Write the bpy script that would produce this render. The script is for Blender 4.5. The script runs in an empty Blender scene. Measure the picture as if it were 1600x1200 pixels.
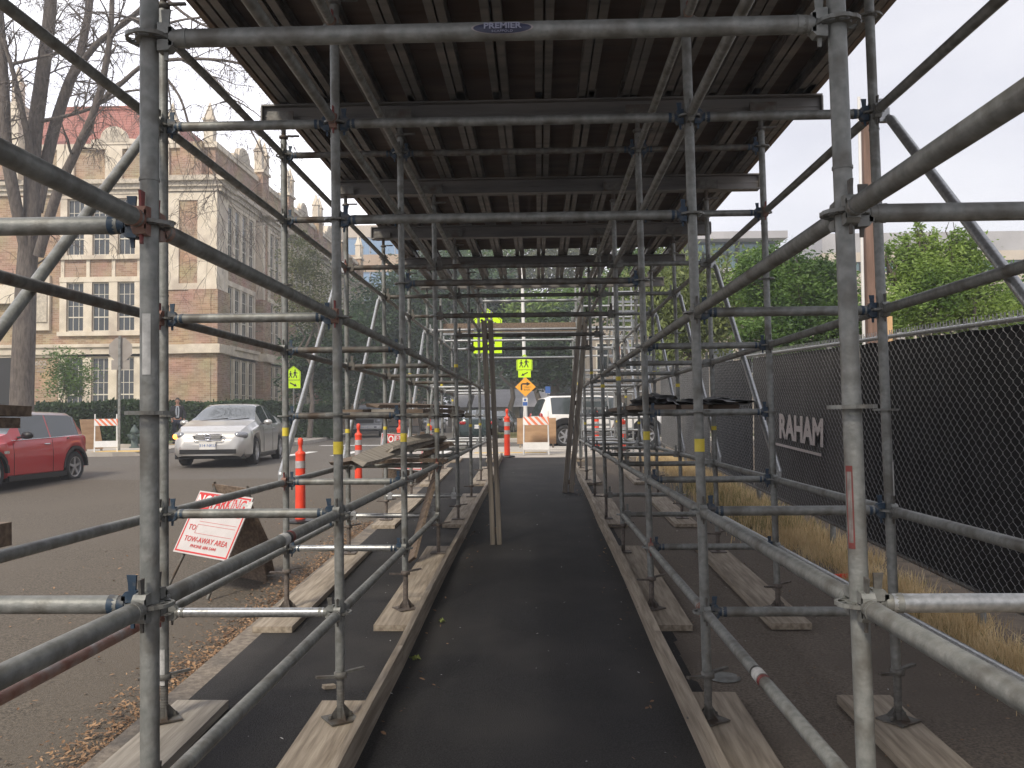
import bpy, bmesh, math, random
from mathutils import Vector, Matrix, Euler
R_ = math.radians
rnd = random.Random(7)
scene = bpy.context.scene
col = scene.collection
CZ = 1.73            # eye height above the path under the camera

# ------------------------------------------------------------------ camera
F_PX, YAW, PITCH, ROLL = 1349.6, 0.0306, 0.0374, -0.0086
cy, sy, cp, sp = math.cos(YAW), math.sin(YAW), math.cos(PITCH), math.sin(PITCH)
fw = Vector((-sy*cp, cy*cp, sp)); rt = Vector((cy, sy, 0)); up = rt.cross(fw)
r2 = rt*math.cos(ROLL) + up*math.sin(ROLL); u2 = -rt*math.sin(ROLL) + up*math.cos(ROLL)
cam_d = bpy.data.cameras.new('camera'); cam = bpy.data.objects.new('camera', cam_d); col.objects.link(cam)
cam_d.sensor_width = 36; cam_d.lens = F_PX/1600*36; cam_d.clip_start = .03; cam_d.clip_end = 2000
m = Matrix((r2, u2, -fw)).transposed().to_4x4(); m.translation = (0, 0, CZ); cam.matrix_world = m
scene.camera = cam

# ------------------------------------------------------------------ sky and sun
SUN_EL, SUN_AZ = R_(44), R_(205)
world = bpy.data.worlds.new('World'); scene.world = world; world.use_nodes = True
nt = world.node_tree; N = nt.nodes; L = nt.links; N.clear()
out = N.new('ShaderNodeOutputWorld'); bg = N.new('ShaderNodeBackground'); bg.inputs[1].default_value = .1
sky = N.new('ShaderNodeTexSky'); sky.sky_type = 'NISHITA'; sky.sun_disc = False
sky.sun_elevation = SUN_EL; sky.sun_rotation = SUN_AZ; sky.dust_density = 3
tc = N.new('ShaderNodeTexCoord'); mp = N.new('ShaderNodeMapping'); mp.inputs['Scale'].default_value = (1, 1, 2.6)
ns = N.new('ShaderNodeTexNoise'); ns.inputs['Scale'].default_value = 1.7; ns.inputs['Detail'].default_value = 5; ns.inputs['Roughness'].default_value = .55
rp = N.new('ShaderNodeValToRGB'); rp.color_ramp.elements[0].position = .36; rp.color_ramp.elements[1].position = .68
rp.color_ramp.elements[0].color = (.62, .62, .70, 1); rp.color_ramp.elements[1].color = (.90, .885, .92, 1)
vm = N.new('ShaderNodeVectorMath'); vm.operation = 'SCALE'; vm.inputs['Scale'].default_value = 8.6
mx = N.new('ShaderNodeMix'); mx.data_type = 'RGBA'; mx.inputs['Factor'].default_value = .88
L.new(tc.outputs['Generated'], mp.inputs[0]); L.new(mp.outputs[0], ns.inputs['Vector']); L.new(ns.outputs['Fac'], rp.inputs[0])
dt = N.new('ShaderNodeVectorMath'); dt.operation = 'DOT_PRODUCT'; dt.inputs[1].default_value = Vector((-.52, .74, .43)).normalized()
mr = N.new('ShaderNodeMapRange'); mr.interpolation_type = 'SMOOTHSTEP'; mr.inputs['From Min'].default_value = .62; mr.inputs['From Max'].default_value = 1; mr.inputs['To Min'].default_value = 7.6; mr.inputs['To Max'].default_value = 17
L.new(tc.outputs['Generated'], dt.inputs[0]); L.new(dt.outputs['Value'], mr.inputs['Value']); L.new(mr.outputs['Result'], vm.inputs['Scale'])
L.new(rp.outputs[0], vm.inputs[0]); L.new(sky.outputs[0], mx.inputs['A']); L.new(vm.outputs[0], mx.inputs['B'])
L.new(mx.outputs['Result'], bg.inputs[0]); L.new(bg.outputs[0], out.inputs[0])
sd = bpy.data.lights.new('sun', 'SUN'); sd.energy = 2.2; sd.angle = R_(12); sd.color = (1, .91, .77)
sun = bpy.data.objects.new('sun', sd); col.objects.link(sun)
sdir = Vector((math.sin(SUN_AZ)*math.cos(SUN_EL), math.cos(SUN_AZ)*math.cos(SUN_EL), math.sin(SUN_EL)))
sun.rotation_euler = sdir.to_track_quat('Z', 'Y').to_euler()
scene.view_settings.view_transform = 'Standard'; scene.view_settings.look = 'None'
scene.view_settings.exposure = 0.62; scene.view_settings.gamma = 1
scene.cycles.max_bounces = 6; scene.cycles.transparent_max_bounces = 12; scene.cycles.use_denoising = True

# ------------------------------------------------------------------ helpers
def at(x, y, Y):
    """real position seen at photo pixel (x, y) standing Y metres ahead"""
    d = r2*((x-800)/F_PX) - u2*((y-600)/F_PX) + fw
    d = d*(Y/d.y); return Vector((d.x, d.y, d.z+CZ))
def g(Y): return .038*min(Y, 20.3)

class MB:
    def __init__(s): s.v = []; s.f = []; s.m = []; s.sm = []
    def add(s, vs, fs, mi=0, smooth=False):
        o = len(s.v); s.v += [tuple(v) for v in vs]
        s.f += [tuple(i+o for i in f) for f in fs]; s.m += [mi]*len(fs); s.sm += [smooth]*len(fs); return s
    def box(s, c, size, rot=None, mi=0):
        hx, hy, hz = size[0]/2, size[1]/2, size[2]/2
        vs = [Vector((x, y, z)) for x in (-hx, hx) for y in (-hy, hy) for z in (-hz, hz)]
        if rot is not None:
            M = rot if isinstance(rot, Matrix) else Euler(rot).to_matrix()
            vs = [M @ v for v in vs]
        c = Vector(c); vs = [v+c for v in vs]
        return s.add(vs, [(0,1,3,2),(4,6,7,5),(0,4,5,1),(2,3,7,6),(0,2,6,4),(1,5,7,3)], mi)
    def bb(s, x0, x1, y0, y1, z0, z1, mi=0):
        return s.box(((x0+x1)/2, (y0+y1)/2, (z0+z1)/2), (abs(x1-x0), abs(y1-y0), abs(z1-z0)), None, mi)
    def tube(s, pts, rad, n=12, cap=True, mi=0, smooth=True):
        pts = [Vector(p) for p in pts]
        if not isinstance(rad, (list, tuple)): rad = [rad]*len(pts)
        vs = []; fs = []; prev = None
        for i, p in enumerate(pts):
            d = (pts[min(i+1, len(pts)-1)]-pts[max(i-1, 0)])
            if d.length < 1e-9: d = Vector((0, 0, 1))
            d.normalize()
            if prev is None:
                a = d.orthogonal().normalized()
                if abs(d.z) < .9: a = (Vector((0, 0, 1)) - d*d.z).normalized()
            else:
                a = (prev - d*prev.dot(d))
                a = a.normalized() if a.length > 1e-6 else d.orthogonal().normalized()
            prev = a; b = d.cross(a)
            for k in range(n):
                t = 2*math.pi*k/n; vs.append(p + (a*math.cos(t)+b*math.sin(t))*rad[i])
        for i in range(len(pts)-1):
            for k in range(n):
                k2 = (k+1) % n; fs.append((i*n+k, i*n+k2, (i+1)*n+k2, (i+1)*n+k))
        s.add(vs, fs, mi, smooth)
        if cap:
            s.add(vs[:n], [tuple(range(n))[::-1]], mi); s.add(vs[-n:], [tuple(range(n))], mi)
        return s
    def lathe(s, prof, n=24, c=(0, 0, 0), axis='Z', mi=0, smooth=True):
        vs = []; fs = []; c = Vector(c)
        for (r, z) in prof:
            for k in range(n):
                t = 2*math.pi*k/n; x, y = r*math.cos(t), r*math.sin(t)
                v = Vector((x, y, z)) if axis == 'Z' else (Vector((x, z, y)) if axis == 'Y' else Vector((z, x, y)))
                vs.append(v+c)
        for i in range(len(prof)-1):
            for k in range(n):
                k2 = (k+1) % n; fs.append((i*n+k, i*n+k2, (i+1)*n+k2, (i+1)*n+k))
        return s.add(vs, fs, mi, smooth)
    def prism(s, poly, t, M=None, mi=0):
        """poly in local XZ (x, z), thickness t along local Y (centred)"""
        n = len(poly); vs = [Vector((x, -t/2, z)) for x, z in poly]+[Vector((x, t/2, z)) for x, z in poly]
        if M is not None: vs = [M @ v for v in vs]
        fs = [tuple(range(n)), tuple(range(2*n-1, n-1, -1))]+[(i, i+n, (i+1) % n+n, (i+1) % n) for i in range(n)]
        return s.add(vs, fs, mi)
    def mesh(s, name, mats):
        me = bpy.data.meshes.new(name); me.from_pydata(s.v, [], s.f)
        for mm in (mats if isinstance(mats, (list, tuple)) else [mats]): me.materials.append(mm)
        me.polygons.foreach_set('material_index', s.m); me.polygons.foreach_set('use_smooth', s.sm)
        me.update(); return me
    def build(s, name, mats, parent=None, loc=None, sharp=None):
        me = s.mesh(name, mats)
        if sharp:
            bm = bmesh.new(); bm.from_mesh(me); bmesh.ops.remove_doubles(bm, verts=bm.verts, dist=1e-5)
            bmesh.ops.recalc_face_normals(bm, faces=bm.faces); bm.to_mesh(me); bm.free()
            me.set_sharp_from_angle(angle=R_(sharp))
        return link(name, me, parent, loc)
def link(name, me, parent=None, loc=None):
    o = bpy.data.objects.new(name, me); col.objects.link(o)
    if parent: o.parent = parent
    if loc is not None: o.location = loc
    return o
def tag(o, label=None, cat=None, group=None, kind=None):
    if label: o['label'] = label
    if cat: o['category'] = cat
    if group: o['group'] = group
    if kind: o['kind'] = kind
    return o
def thing(name, label, cat, loc=(0, 0, 0), rz=0, group=None, rot=None):
    o = bpy.data.objects.new(name, None); col.objects.link(o); o.location = loc; o.empty_display_size = .2
    o.rotation_euler = rot if rot else (0, 0, rz)
    return tag(o, label, cat, group)
def struct(name, mb, mats): return tag(mb.build(name, mats), kind='structure')
def copy_tree(o, parent=None):
    c = o.copy(); col.objects.link(c); c.parent = parent
    for ch in list(o.children): copy_tree(ch, c)
    return c
def aim(p, q):
    """matrix whose X axis runs p->q, Z kept as upright as possible"""
    x = (Vector(q)-Vector(p)).normalized(); z = Vector((0, 0, 1)); z = z-x*z.dot(x)
    z = z.normalized() if z.length > 1e-4 else Vector((0, 1, 0)); y = z.cross(x)
    M = Matrix((x, y, z)).transposed().to_4x4(); M.translation = p; return M

# ------------------------------------------------------------------ materials
def mat(name, c1, c2=None, scale=8, rough=.6, metal=0, bump=0, detail=4, c3=None, s3=1.5, coords='Object', stretch=(1,1,1), spec=None, ramp=(.35,.65), bscale=None):
    mt = bpy.data.materials.new(name); mt.use_nodes = True; nt = mt.node_tree; b = nt.nodes['Principled BSDF']
    b.inputs['Roughness'].default_value = rough; b.inputs['Metallic'].default_value = metal
    if spec is not None: b.inputs['Specular IOR Level'].default_value = spec
    if c2 is None and not bump:
        b.inputs['Base Color'].default_value = (*c1, 1); return mt
    tc = nt.nodes.new('ShaderNodeTexCoord'); mp = nt.nodes.new('ShaderNodeMapping'); mp.inputs['Scale'].default_value = stretch
    nt.links.new(tc.outputs[coords], mp.inputs[0])
    def noise(sc, d):
        n = nt.nodes.new('ShaderNodeTexNoise'); n.inputs['Scale'].default_value = sc; n.inputs['Detail'].default_value = d
        nt.links.new(mp.outputs[0], n.inputs['Vector']); return n
    n = noise(scale, detail)
    r = nt.nodes.new('ShaderNodeValToRGB'); r.color_ramp.elements[0].position = ramp[0]; r.color_ramp.elements[1].position = ramp[1]
    r.color_ramp.elements[0].color = (*c1, 1); r.color_ramp.elements[1].color = (*(c2 or c1), 1)
    nt.links.new(n.outputs['Fac'], r.inputs[0]); o = r.outputs[0]
    if c3:
        n3 = noise(s3, 5); r3 = nt.nodes.new('ShaderNodeValToRGB'); r3.color_ramp.elements[0].position = .48; r3.color_ramp.elements[1].position = .66
        nt.links.new(n3.outputs['Fac'], r3.inputs[0]); mx = nt.nodes.new('ShaderNodeMix'); mx.data_type = 'RGBA'
        nt.links.new(r3.outputs[0], mx.inputs['Factor']); nt.links.new(o, mx.inputs['A']); mx.inputs['B'].default_value = (*c3, 1); o = mx.outputs['Result']
    nt.links.new(o, b.inputs['Base Color'])
    if bump:
        nb = noise(bscale or scale*3, 6)
        bp = nt.nodes.new('ShaderNodeBump'); bp.inputs['Strength'].default_value = bump; bp.inputs['Distance'].default_value = .02
        nt.links.new(nb.outputs['Fac'], bp.inputs['Height']); nt.links.new(bp.outputs[0], b.inputs['Normal'])
    return mt
def leafmat(name, c1, c2, scale=.9):
    mt = mat(name, c1, c2, scale=scale, rough=.55, detail=6, ramp=(.38, .62)); nt = mt.node_tree; b = nt.nodes['Principled BSDF']
    src = b.inputs['Base Color'].links[0].from_socket
    tr = nt.nodes.new('ShaderNodeBsdfTranslucent'); nt.links.new(src, tr.inputs[0])
    ms = nt.nodes.new('ShaderNodeMixShader'); ms.inputs[0].default_value = .35
    nt.links.new(b.outputs[0], ms.inputs[1]); nt.links.new(tr.outputs[0], ms.inputs[2])
    nt.links.new(ms.outputs[0], nt.nodes['Material Output'].inputs[0]); return mt
def brickmat(name, c1, c2, mortar):
    mt = bpy.data.materials.new(name); mt.use_nodes = True; nt = mt.node_tree; b = nt.nodes['Principled BSDF']; b.inputs['Roughness'].default_value = .85
    tc = nt.nodes.new('ShaderNodeTexCoord'); sx = nt.nodes.new('ShaderNodeSeparateXYZ'); ad = nt.nodes.new('ShaderNodeMath'); cb = nt.nodes.new('ShaderNodeCombineXYZ')
    nt.links.new(tc.outputs['Object'], sx.inputs[0]); nt.links.new(sx.outputs[0], ad.inputs[0]); nt.links.new(sx.outputs[1], ad.inputs[1])
    nt.links.new(ad.outputs[0], cb.inputs[0]); nt.links.new(sx.outputs[2], cb.inputs[1])
    br = nt.nodes.new('ShaderNodeTexBrick'); br.inputs['Color1'].default_value = (*c1, 1); br.inputs['Color2'].default_value = (*c2, 1); br.inputs['Mortar'].default_value = (*mortar, 1)
    br.inputs['Scale'].default_value = 1; br.inputs['Brick Width'].default_value = .3; br.inputs['Row Height'].default_value = .1; br.inputs['Mortar Size'].default_value = .008; br.inputs['Bias'].default_value = -.1
    nt.links.new(cb.outputs[0], br.inputs['Vector'])
    n = nt.nodes.new('ShaderNodeTexNoise'); n.inputs['Scale'].default_value = .8; n.inputs['Detail'].default_value = 6; nt.links.new(tc.outputs['Object'], n.inputs['Vector'])
    mx = nt.nodes.new('ShaderNodeMix'); mx.data_type = 'RGBA'; mx.blend_type = 'MULTIPLY'; mx.inputs['Factor'].default_value = .5
    nt.links.new(br.outputs['Color'], mx.inputs['A']); nt.links.new(n.outputs['Color'], mx.inputs['B'])
    hs = nt.nodes.new('ShaderNodeHueSaturation'); hs.inputs['Saturation'].default_value = .95; hs.inputs['Value'].default_value = 1.35
    nt.links.new(mx.outputs['Result'], hs.inputs['Color']); nt.links.new(hs.outputs[0], b.inputs['Base Color']); return mt
def glassmat(name, c, rough=.06, spec=.8, metal=0):
    mt = mat(name, c, rough=rough, spec=spec, metal=metal); return mt
def emis(name, c, s):
    mt = mat(name, c, rough=.4); b = mt.node_tree.nodes['Principled BSDF']
    b.inputs['Emission Color'].default_value = (*c, 1); b.inputs['Emission Strength'].default_value = s; return mt
def planks(name, c1, c2, axis=1):
    st = [7, 7, 7]; st[axis] = .45
    return mat(name, c1, c2, scale=5, rough=.8, stretch=tuple(st), bump=.25, detail=8)
def carpaint(name, c, metal=.2, rough=.3):
    mt = mat(name, c, rough=rough, metal=metal); mt.node_tree.nodes['Principled BSDF'].inputs['Coat Weight'].default_value = .7
    mt.node_tree.nodes['Principled BSDF'].inputs['Coat Roughness'].default_value = .06; return mt
M = dict(
 galv=mat('galvanised_steel', (.19,.20,.19), (.30,.305,.29), scale=34, rough=.52, metal=.35, bump=.12, c3=(.15,.145,.13), s3=9, bscale=90, detail=9, ramp=(.3,.7)),
 galv_bright=mat('bright_galvanised_steel', (.34,.35,.35), (.50,.51,.51), scale=50, rough=.36, metal=.7, bump=.05),  # bright tubes; also paints in sunlight on the transoms past the deck
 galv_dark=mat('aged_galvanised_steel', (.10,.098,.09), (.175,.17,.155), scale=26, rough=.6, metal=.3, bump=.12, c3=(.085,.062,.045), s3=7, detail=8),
 blue=mat('blue_painted_steel', (.014,.035,.065), (.03,.06,.10), scale=30, rough=.55, c3=(.11,.11,.11), s3=24),
 rust=mat('red_oxide_steel', (.20,.085,.06), (.28,.17,.13), scale=14, rough=.65, c3=(.3,.27,.25), s3=8),
 redpaint=mat('red_painted_steel', (.20,.03,.028), (.14,.04,.035), scale=30, rough=.5),
 jack=mat('rusty_jack_steel', (.10,.085,.075), (.19,.16,.14), scale=40, rough=.7, metal=.3, bump=.2),
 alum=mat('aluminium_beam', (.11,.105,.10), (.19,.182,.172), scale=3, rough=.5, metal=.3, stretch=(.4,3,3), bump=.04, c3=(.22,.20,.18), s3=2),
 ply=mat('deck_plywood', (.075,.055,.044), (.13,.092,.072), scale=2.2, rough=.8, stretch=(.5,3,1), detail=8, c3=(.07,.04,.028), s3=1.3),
 board=planks('weathered_board', (.22,.18,.135), (.40,.34,.265)),
 board_grey=planks('grey_weathered_board', (.24,.215,.18), (.37,.335,.285)),
 lumber=planks('dark_scrap_lumber', (.12,.088,.066), (.24,.18,.13)),
 prop=planks('timber_prop_wood', (.15,.13,.11), (.30,.26,.21), axis=2),
 asphalt=mat('new_asphalt', (.006,.006,.0065), (.034,.032,.032), scale=110, rough=.86, bump=.7, c3=(.038,.035,.033), s3=1.1, bscale=160, detail=8),
 oldasphalt=mat('old_asphalt', (.095,.078,.062), (.20,.165,.13), scale=70, rough=.92, bump=.5, c3=(.12,.098,.078), s3=1.0, bscale=140, detail=8),
 road=mat('road_asphalt', (.07,.062,.053), (.175,.154,.13), scale=60, rough=.92, bump=.35, c3=(.115,.10,.083), s3=.45, bscale=120, detail=9),
 concrete=mat('pavement_concrete', (.42,.38,.33), (.52,.48,.42), scale=5, rough=.85, bump=.15, c3=(.36,.33,.29), s3=.7, detail=8),
 kerb=mat('kerb_concrete', (.15,.125,.10), (.27,.23,.185), scale=25, rough=.9, bump=.4, detail=8, c3=(.10,.09,.08), s3=3),
 soil=mat('soil', (.09,.07,.05), (.17,.13,.09), scale=6, rough=.95, bump=.4),
 lawn=mat('mown_lawn', (.07,.10,.03), (.16,.17,.06), scale=3, rough=.95, bump=.5, c3=(.22,.18,.10), s3=.25, bscale=60),
 road_old=mat('brown_worn_asphalt', (.060,.050,.038), (.155,.13,.10), scale=55, rough=.93, bump=.5, c3=(.115,.096,.074), s3=.6, bscale=110, detail=9),
 signwhite=mat('aged_white_sign_face', (.50,.47,.46), (.56,.53,.52), scale=6, rough=.5),
 white_line=mat('road_paint', (.62,.61,.58), (.78,.77,.74), scale=14, rough=.7),
 tactile=mat('yellow_kerb_ramp', (.62,.42,.13), (.75,.52,.18), scale=8, rough=.8),
 brick=brickmat('school_brick', (.27,.165,.095), (.43,.295,.19), (.42,.34,.26)),
 stone=mat('cream_terracotta', (.64,.56,.44), (.76,.68,.56), scale=2, rough=.75, bump=.1, c3=(.50,.43,.35), s3=.8),
 stone_d=mat('carved_terracotta', (.42,.37,.30), (.62,.55,.45), scale=7, rough=.85, bump=.6),
 sash=mat('window_frame_paint', (.66,.62,.53), rough=.5),
 pane=glassmat('window_glass', (.035,.042,.048), .05, .9),
 tile=mat('red_roof_tile', (.26,.085,.06), (.38,.15,.11), scale=9, rough=.75, stretch=(1,3,3)),
 black=mat('black_plastic', (.012,.012,.013), rough=.45), rubber=mat('tyre_rubber', (.018,.018,.018), (.03,.03,.03), scale=20, rough=.85),
 white=mat('white_paint', (.72,.71,.68), (.8,.79,.76), scale=5, rough=.5), orange=mat('orange_plastic', (.85,.06,.025), (.95,.09,.04), scale=4, rough=.45),
 reflect=mat('grey_reflective_tape', (.45,.42,.42), (.6,.56,.55), scale=18, rough=.35, metal=.3),
 stripe=mat('orange_reflective_sheeting', (.80,.20,.08), rough=.45), signgreen=mat('fluorescent_sign_face', (.62,.95,.0), rough=.4),
 signorange=mat('orange_sign_face', (.95,.42,.03), rough=.45), signred=mat('red_sign_ink', (.55,.03,.03), rough=.5), ink=mat('black_sign_ink', (.012,.012,.012), rough=.5),
 signback=mat('bare_sign_back', (.27,.24,.21), (.33,.30,.27), scale=4, rough=.6, metal=.2), signblue=mat('blue_sign_face', (.04,.12,.38), rough=.5),
 plywood=mat('plain_plywood', (.33,.20,.11), (.45,.29,.17), scale=2, rough=.8, stretch=(1,4,4)),
 chrome=mat('chrome', (.75,.75,.76), rough=.15, metal=1), rim=mat('alloy_rim', (.55,.55,.56), rough=.3, metal=.8),
 screen=mat('black_windscreen_fabric', (.006,.006,.007), (.014,.014,.015), scale=3, rough=.9, bump=.3), screen_g=mat('grey_windscreen_fabric', (.05,.049,.047), (.085,.083,.08), scale=2, rough=.9, bump=.3),
 banner=mat('printed_mesh_banner', (.075,.07,.066), (.11,.104,.098), scale=2, rough=.9), letters=mat('faded_banner_lettering', (.62,.56,.54), (.78,.72,.70), scale=60, rough=.8),
 wire=mat('chain_link_wire', (.20,.205,.21), (.34,.34,.34), scale=30, rough=.45, metal=.5),
 straw=mat('dry_grass', (.55,.40,.20), (.80,.64,.38), scale=4, rough=.9), straw_g=mat('weedy_grass', (.14,.16,.05), (.3,.27,.1), scale=4, rough=.9),
 leaflit=mat('dry_leaf_litter', (.15,.085,.05), (.40,.25,.14), scale=9, rough=.9), gleaf=mat('fallen_green_leaf', (.12,.17,.03), (.2,.22,.05), scale=20, rough=.7),
 bark=mat('bark', (.085,.07,.06), (.16,.135,.115), scale=6, rough=.95, bump=.8, stretch=(3,3,.7)),
 hedge=leafmat('hedge_leaf', (.018,.04,.012), (.05,.095,.028), 1.2), lf_dark=leafmat('dark_leaf', (.018,.045,.014), (.055,.11,.035)),
 lf_mid=leafmat('green_leaf', (.045,.10,.02), (.14,.24,.05)), lf_lime=leafmat('lime_leaf', (.10,.19,.03), (.27,.38,.08)), lf_olive=leafmat('olive_leaf', (.07,.085,.03), (.18,.19,.08)),
 lf_weep=leafmat('pale_leaf', (.11,.15,.045), (.25,.30,.10)),
 yellow=mat('yellow_tape', (.62,.50,.04), (.75,.6,.08), scale=20, rough=.5), paper=mat('worn_paper_label', (.42,.42,.41), (.6,.6,.58), scale=40, rough=.7),
 tan=mat('tan_cladding', (.42,.31,.22), (.50,.38,.28), scale=.8, rough=.8), tan_l=mat('pale_cladding', (.50,.43,.35), (.56,.49,.41), scale=.6, rough=.8), beige=mat('beige_render', (.30,.255,.21), (.38,.33,.28), scale=.7, rough=.9),
 bluglass=glassmat('blue_reflective_glazing', (.30,.42,.55), .08, .8, .7), grnglass=glassmat('green_tinted_glazing', (.10,.17,.18), .08, .8, .3),
 greywall=mat('grey_render', (.36,.35,.36), (.44,.43,.44), scale=.6, rough=.85), greywood=mat('painted_fascia', (.30,.29,.28), (.36,.35,.34), scale=3, rough=.7),
 carglass=glassmat('car_glass', (.05,.06,.065), .04, 1.0), lamp=glassmat('headlamp_lens', (.30,.31,.33), .12, .8, .5), redlens=glassmat('tail_lamp_lens', (.35,.01,.012), .15, .7),
 blinker=emis('lit_amber_indicator', (1.0,.33,.05), 3.0), skin=mat('skin', (.42,.23,.16), rough=.6), hair=mat('dark_hair', (.03,.022,.018), rough=.7),
 polewood=mat('stained_timber', (.15,.095,.07), (.23,.145,.11), scale=5, rough=.8, stretch=(4,4,.5)), newwood=mat('fresh_timber', (.55,.33,.15), (.65,.42,.22), scale=5, rough=.7, stretch=(4,4,.6)),
 mould=mat('copper_green_hydrant', (.05,.075,.07), (.08,.11,.10), scale=9, rough=.6),
)
def text_mesh(name, s, size, mt, M4, parent, ext=.002, sx=1.0, align='CENTER', bold=0):
    cu = bpy.data.curves.new(name, 'FONT'); cu.body = s; cu.size = size; cu.extrude = ext; cu.align_x = align; cu.align_y = 'CENTER'; cu.offset = bold; cu.resolution_u = 3
    o = bpy.data.objects.new(name+'_tmp', cu); col.objects.link(o)
    dg = bpy.context.evaluated_depsgraph_get(); me = bpy.data.meshes.new_from_object(o.evaluated_get(dg))
    bpy.data.objects.remove(o); me.materials.clear(); me.materials.append(mt); me.transform(Matrix.Diagonal((sx, 1, 1, 1))); me.name = name
    t = link(name, me, parent); t.matrix_local = M4; return t
def face_m(origin, right, upv):
    r = Vector(right).normalized(); u = Vector(upv).normalized(); n = r.cross(u)
    Mx = Matrix((r, u, n)).transposed().to_4x4(); Mx.translation = origin; return Mx
# ================================================================== the setting
def slab(mb, x0, x1, y0, y1, dz=0.0, depth=.16, ny=None):
    """raised sheet following the street's slope, with vertical edges"""
    ys = [y0]+[y for y in (20.3,) if y0 < y < y1]+[y1]
    vs = []; n = len(ys)
    for y in ys: vs += [(x0, y, g(y)+dz), (x1, y, g(y)+dz), (x0, y, g(y)+dz-depth), (x1, y, g(y)+dz-depth)]
    fs = []
    for i in range(n-1):
        a, b = 4*i, 4*i+4
        fs += [(a, a+1, b+1, b), (a+2, b+2, b+3, a+3), (a, b, b+2, a+2), (a+1, a+3, b+3, b+1)]
    fs += [(0, 2, 3, 1), (4*n-4, 4*n-3, 4*n-1, 4*n-2)]
    return mb.add(vs, fs)
def poly_slab(mb, pts, z, depth):
    n = len(pts); vs = [(x, y, z) for x, y in pts]+[(x, y, z-depth) for x, y in pts]
    return mb.add(vs, [tuple(range(n))]+[(i, i+n, (i+1) % n+n, (i+1) % n) for i in range(n)])
gm = MB(); slab(gm, -400, 400, -12, 20.3, -.40, .1); slab(gm, -400, 400, 20.3, 700, -.40, .1); struct('ground', gm, M['soil'])
rm = MB(); slab(rm, -90, 120, -12, 320, -.13, .1); struct('road', rm, M['road'])
op = MB(); n_ = 40; xs_ = [-40+37.9*i/n_ for i in range(n_+1)]; vs = []
for i, x in enumerate(xs_): vs += [(x, -11.9, g(-11.9)-.126), (x, 17.2+rnd.uniform(-.12, .12), g(17.2)-.126)]
op.add(vs, [(2*i, 2*i+2, 2*i+3, 2*i+1) for i in range(n_)]); struct('worn_road', op, M['road_old'])
pm = MB(); slab(pm, -1.95, .87, -8, 20.2, 0, .25)
# ragged right-hand edge of the new asphalt
yy = -4.0
while yy < 20.0:
    w_ = rnd.uniform(.15, .5); e = rnd.uniform(.0, .045); pm.add([(.86, yy, g(yy)+.0), (.87+e, yy+.05, g(yy+.05)+.001), (.87+e*.8, yy+w_, g(yy+w_)+.001), (.86, yy+w_+.05, g(yy+w_+.05))], [(0, 1, 2, 3)]); yy += w_
struct('path', pm, M['asphalt'])
om = MB(); slab(om, .87, 2.75, -8, 20.2, -.006, .25); struct('old_pavement', om, M['oldasphalt'])
sm = MB(); slab(sm, 2.75, 40, -8, 27.4, -.03, .3); struct('soil_verge', sm, M['soil'])
km = MB()
y = -8.0
while y < 27.0:
    slab(km, -2.10, -1.95, y, min(y+2.995, 27.4), 0, .28); y += 3.0
struct('kerb', km, M['kerb'])
cm = MB(); slab(cm, -1.95, 2.75, 20.2, 27.4, .0, .28)
poly_slab(cm, [(-3.4, 36.2), (60, 36.2), (60, 38.2), (-3.4, 38.2)], g(40), .2)
poly_slab(cm, [(-90, 25.2), (-12.6, 25.2), (-11.9, 25.6), (-11.7, 26.4), (-12.2, 28.5), (-12.6, 31), (-12.0, 32.6), (-9.7, 33.3), (-9.9, 38), (-10.9, 47), (-12.6, 58), (-17, 80), (-19.5, 80), (-14.8, 58), (-13.3, 47), (-12.6, 38), (-14.6, 34.2), (-14.8, 29.4), (-90, 29.4)], g(40), .2)
struct('sidewalk', cm, M['concrete'])
jm = MB()
for yj in (21.7, 23.2, 24.7, 26.2): jm.bb(-1.95, 2.75, yj-.008, yj+.008, g(30)+.001, g(30)+.004)
struct('sidewalk_joints', jm, M['kerb'])
lm = MB(); poly_slab(lm, [(-90, 29.4), (-14.8, 29.4), (-14.6, 34.2), (-12.6, 38), (-13.3, 47), (-14.8, 58), (-19.5, 80), (-30, 120), (-90, 120)], g(40)+.02, .2)
poly_slab(lm, [(-3.4, 38.2), (90, 38.2), (90, 160), (-3.4, 160)], g(40)+.03, .2)
struct('lawn', lm, M['lawn'])
wm = MB()
for i in range(5):   # crossing bars
    x = -8.9+i*1.45; wm.add([(x, 24.6, g(30)-.126), (x+.32, 24.6, g(30)-.126), (x+.32, 27.8, g(30)-.126), (x, 27.8, g(30)-.126)], [(0, 1, 2, 3)])
for (a, b, w2) in (((-11.4, 29.2), (-9.0, 28.6), .12), ((-11.4, 27.3), (-9.3, 26.9), .12), ((-8.6, 33.8), (-3.6, 33.4), .3), ((-6.0, 40), (-7.3, 60), .1)):
    a = Vector(a); b = Vector(b); n_ = (b-a).orthogonal().normalized()*w2
    wm.add([(*(a-n_), g(40)-.126), (*(b-n_), g(40)-.126), (*(b+n_), g(40)-.126), (*(a+n_), g(40)-.126)], [(0, 1, 2, 3)])
struct('road_marking', wm, M['white_line'])
tm = MB(); tm.bb(-13.4, -11.95, 25.5, 26.5, g(40)+.0, g(40)+.006); tm.bb(-14.2, -12.9, 32.2, 33.2, g(40)+.0, g(40)+.006)
tm.bb(-1.7, .2, 22.6, 23.0, g(30)+.0, g(30)+.006)
struct('kerb_ramp', tm, M['tactile'])

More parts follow.
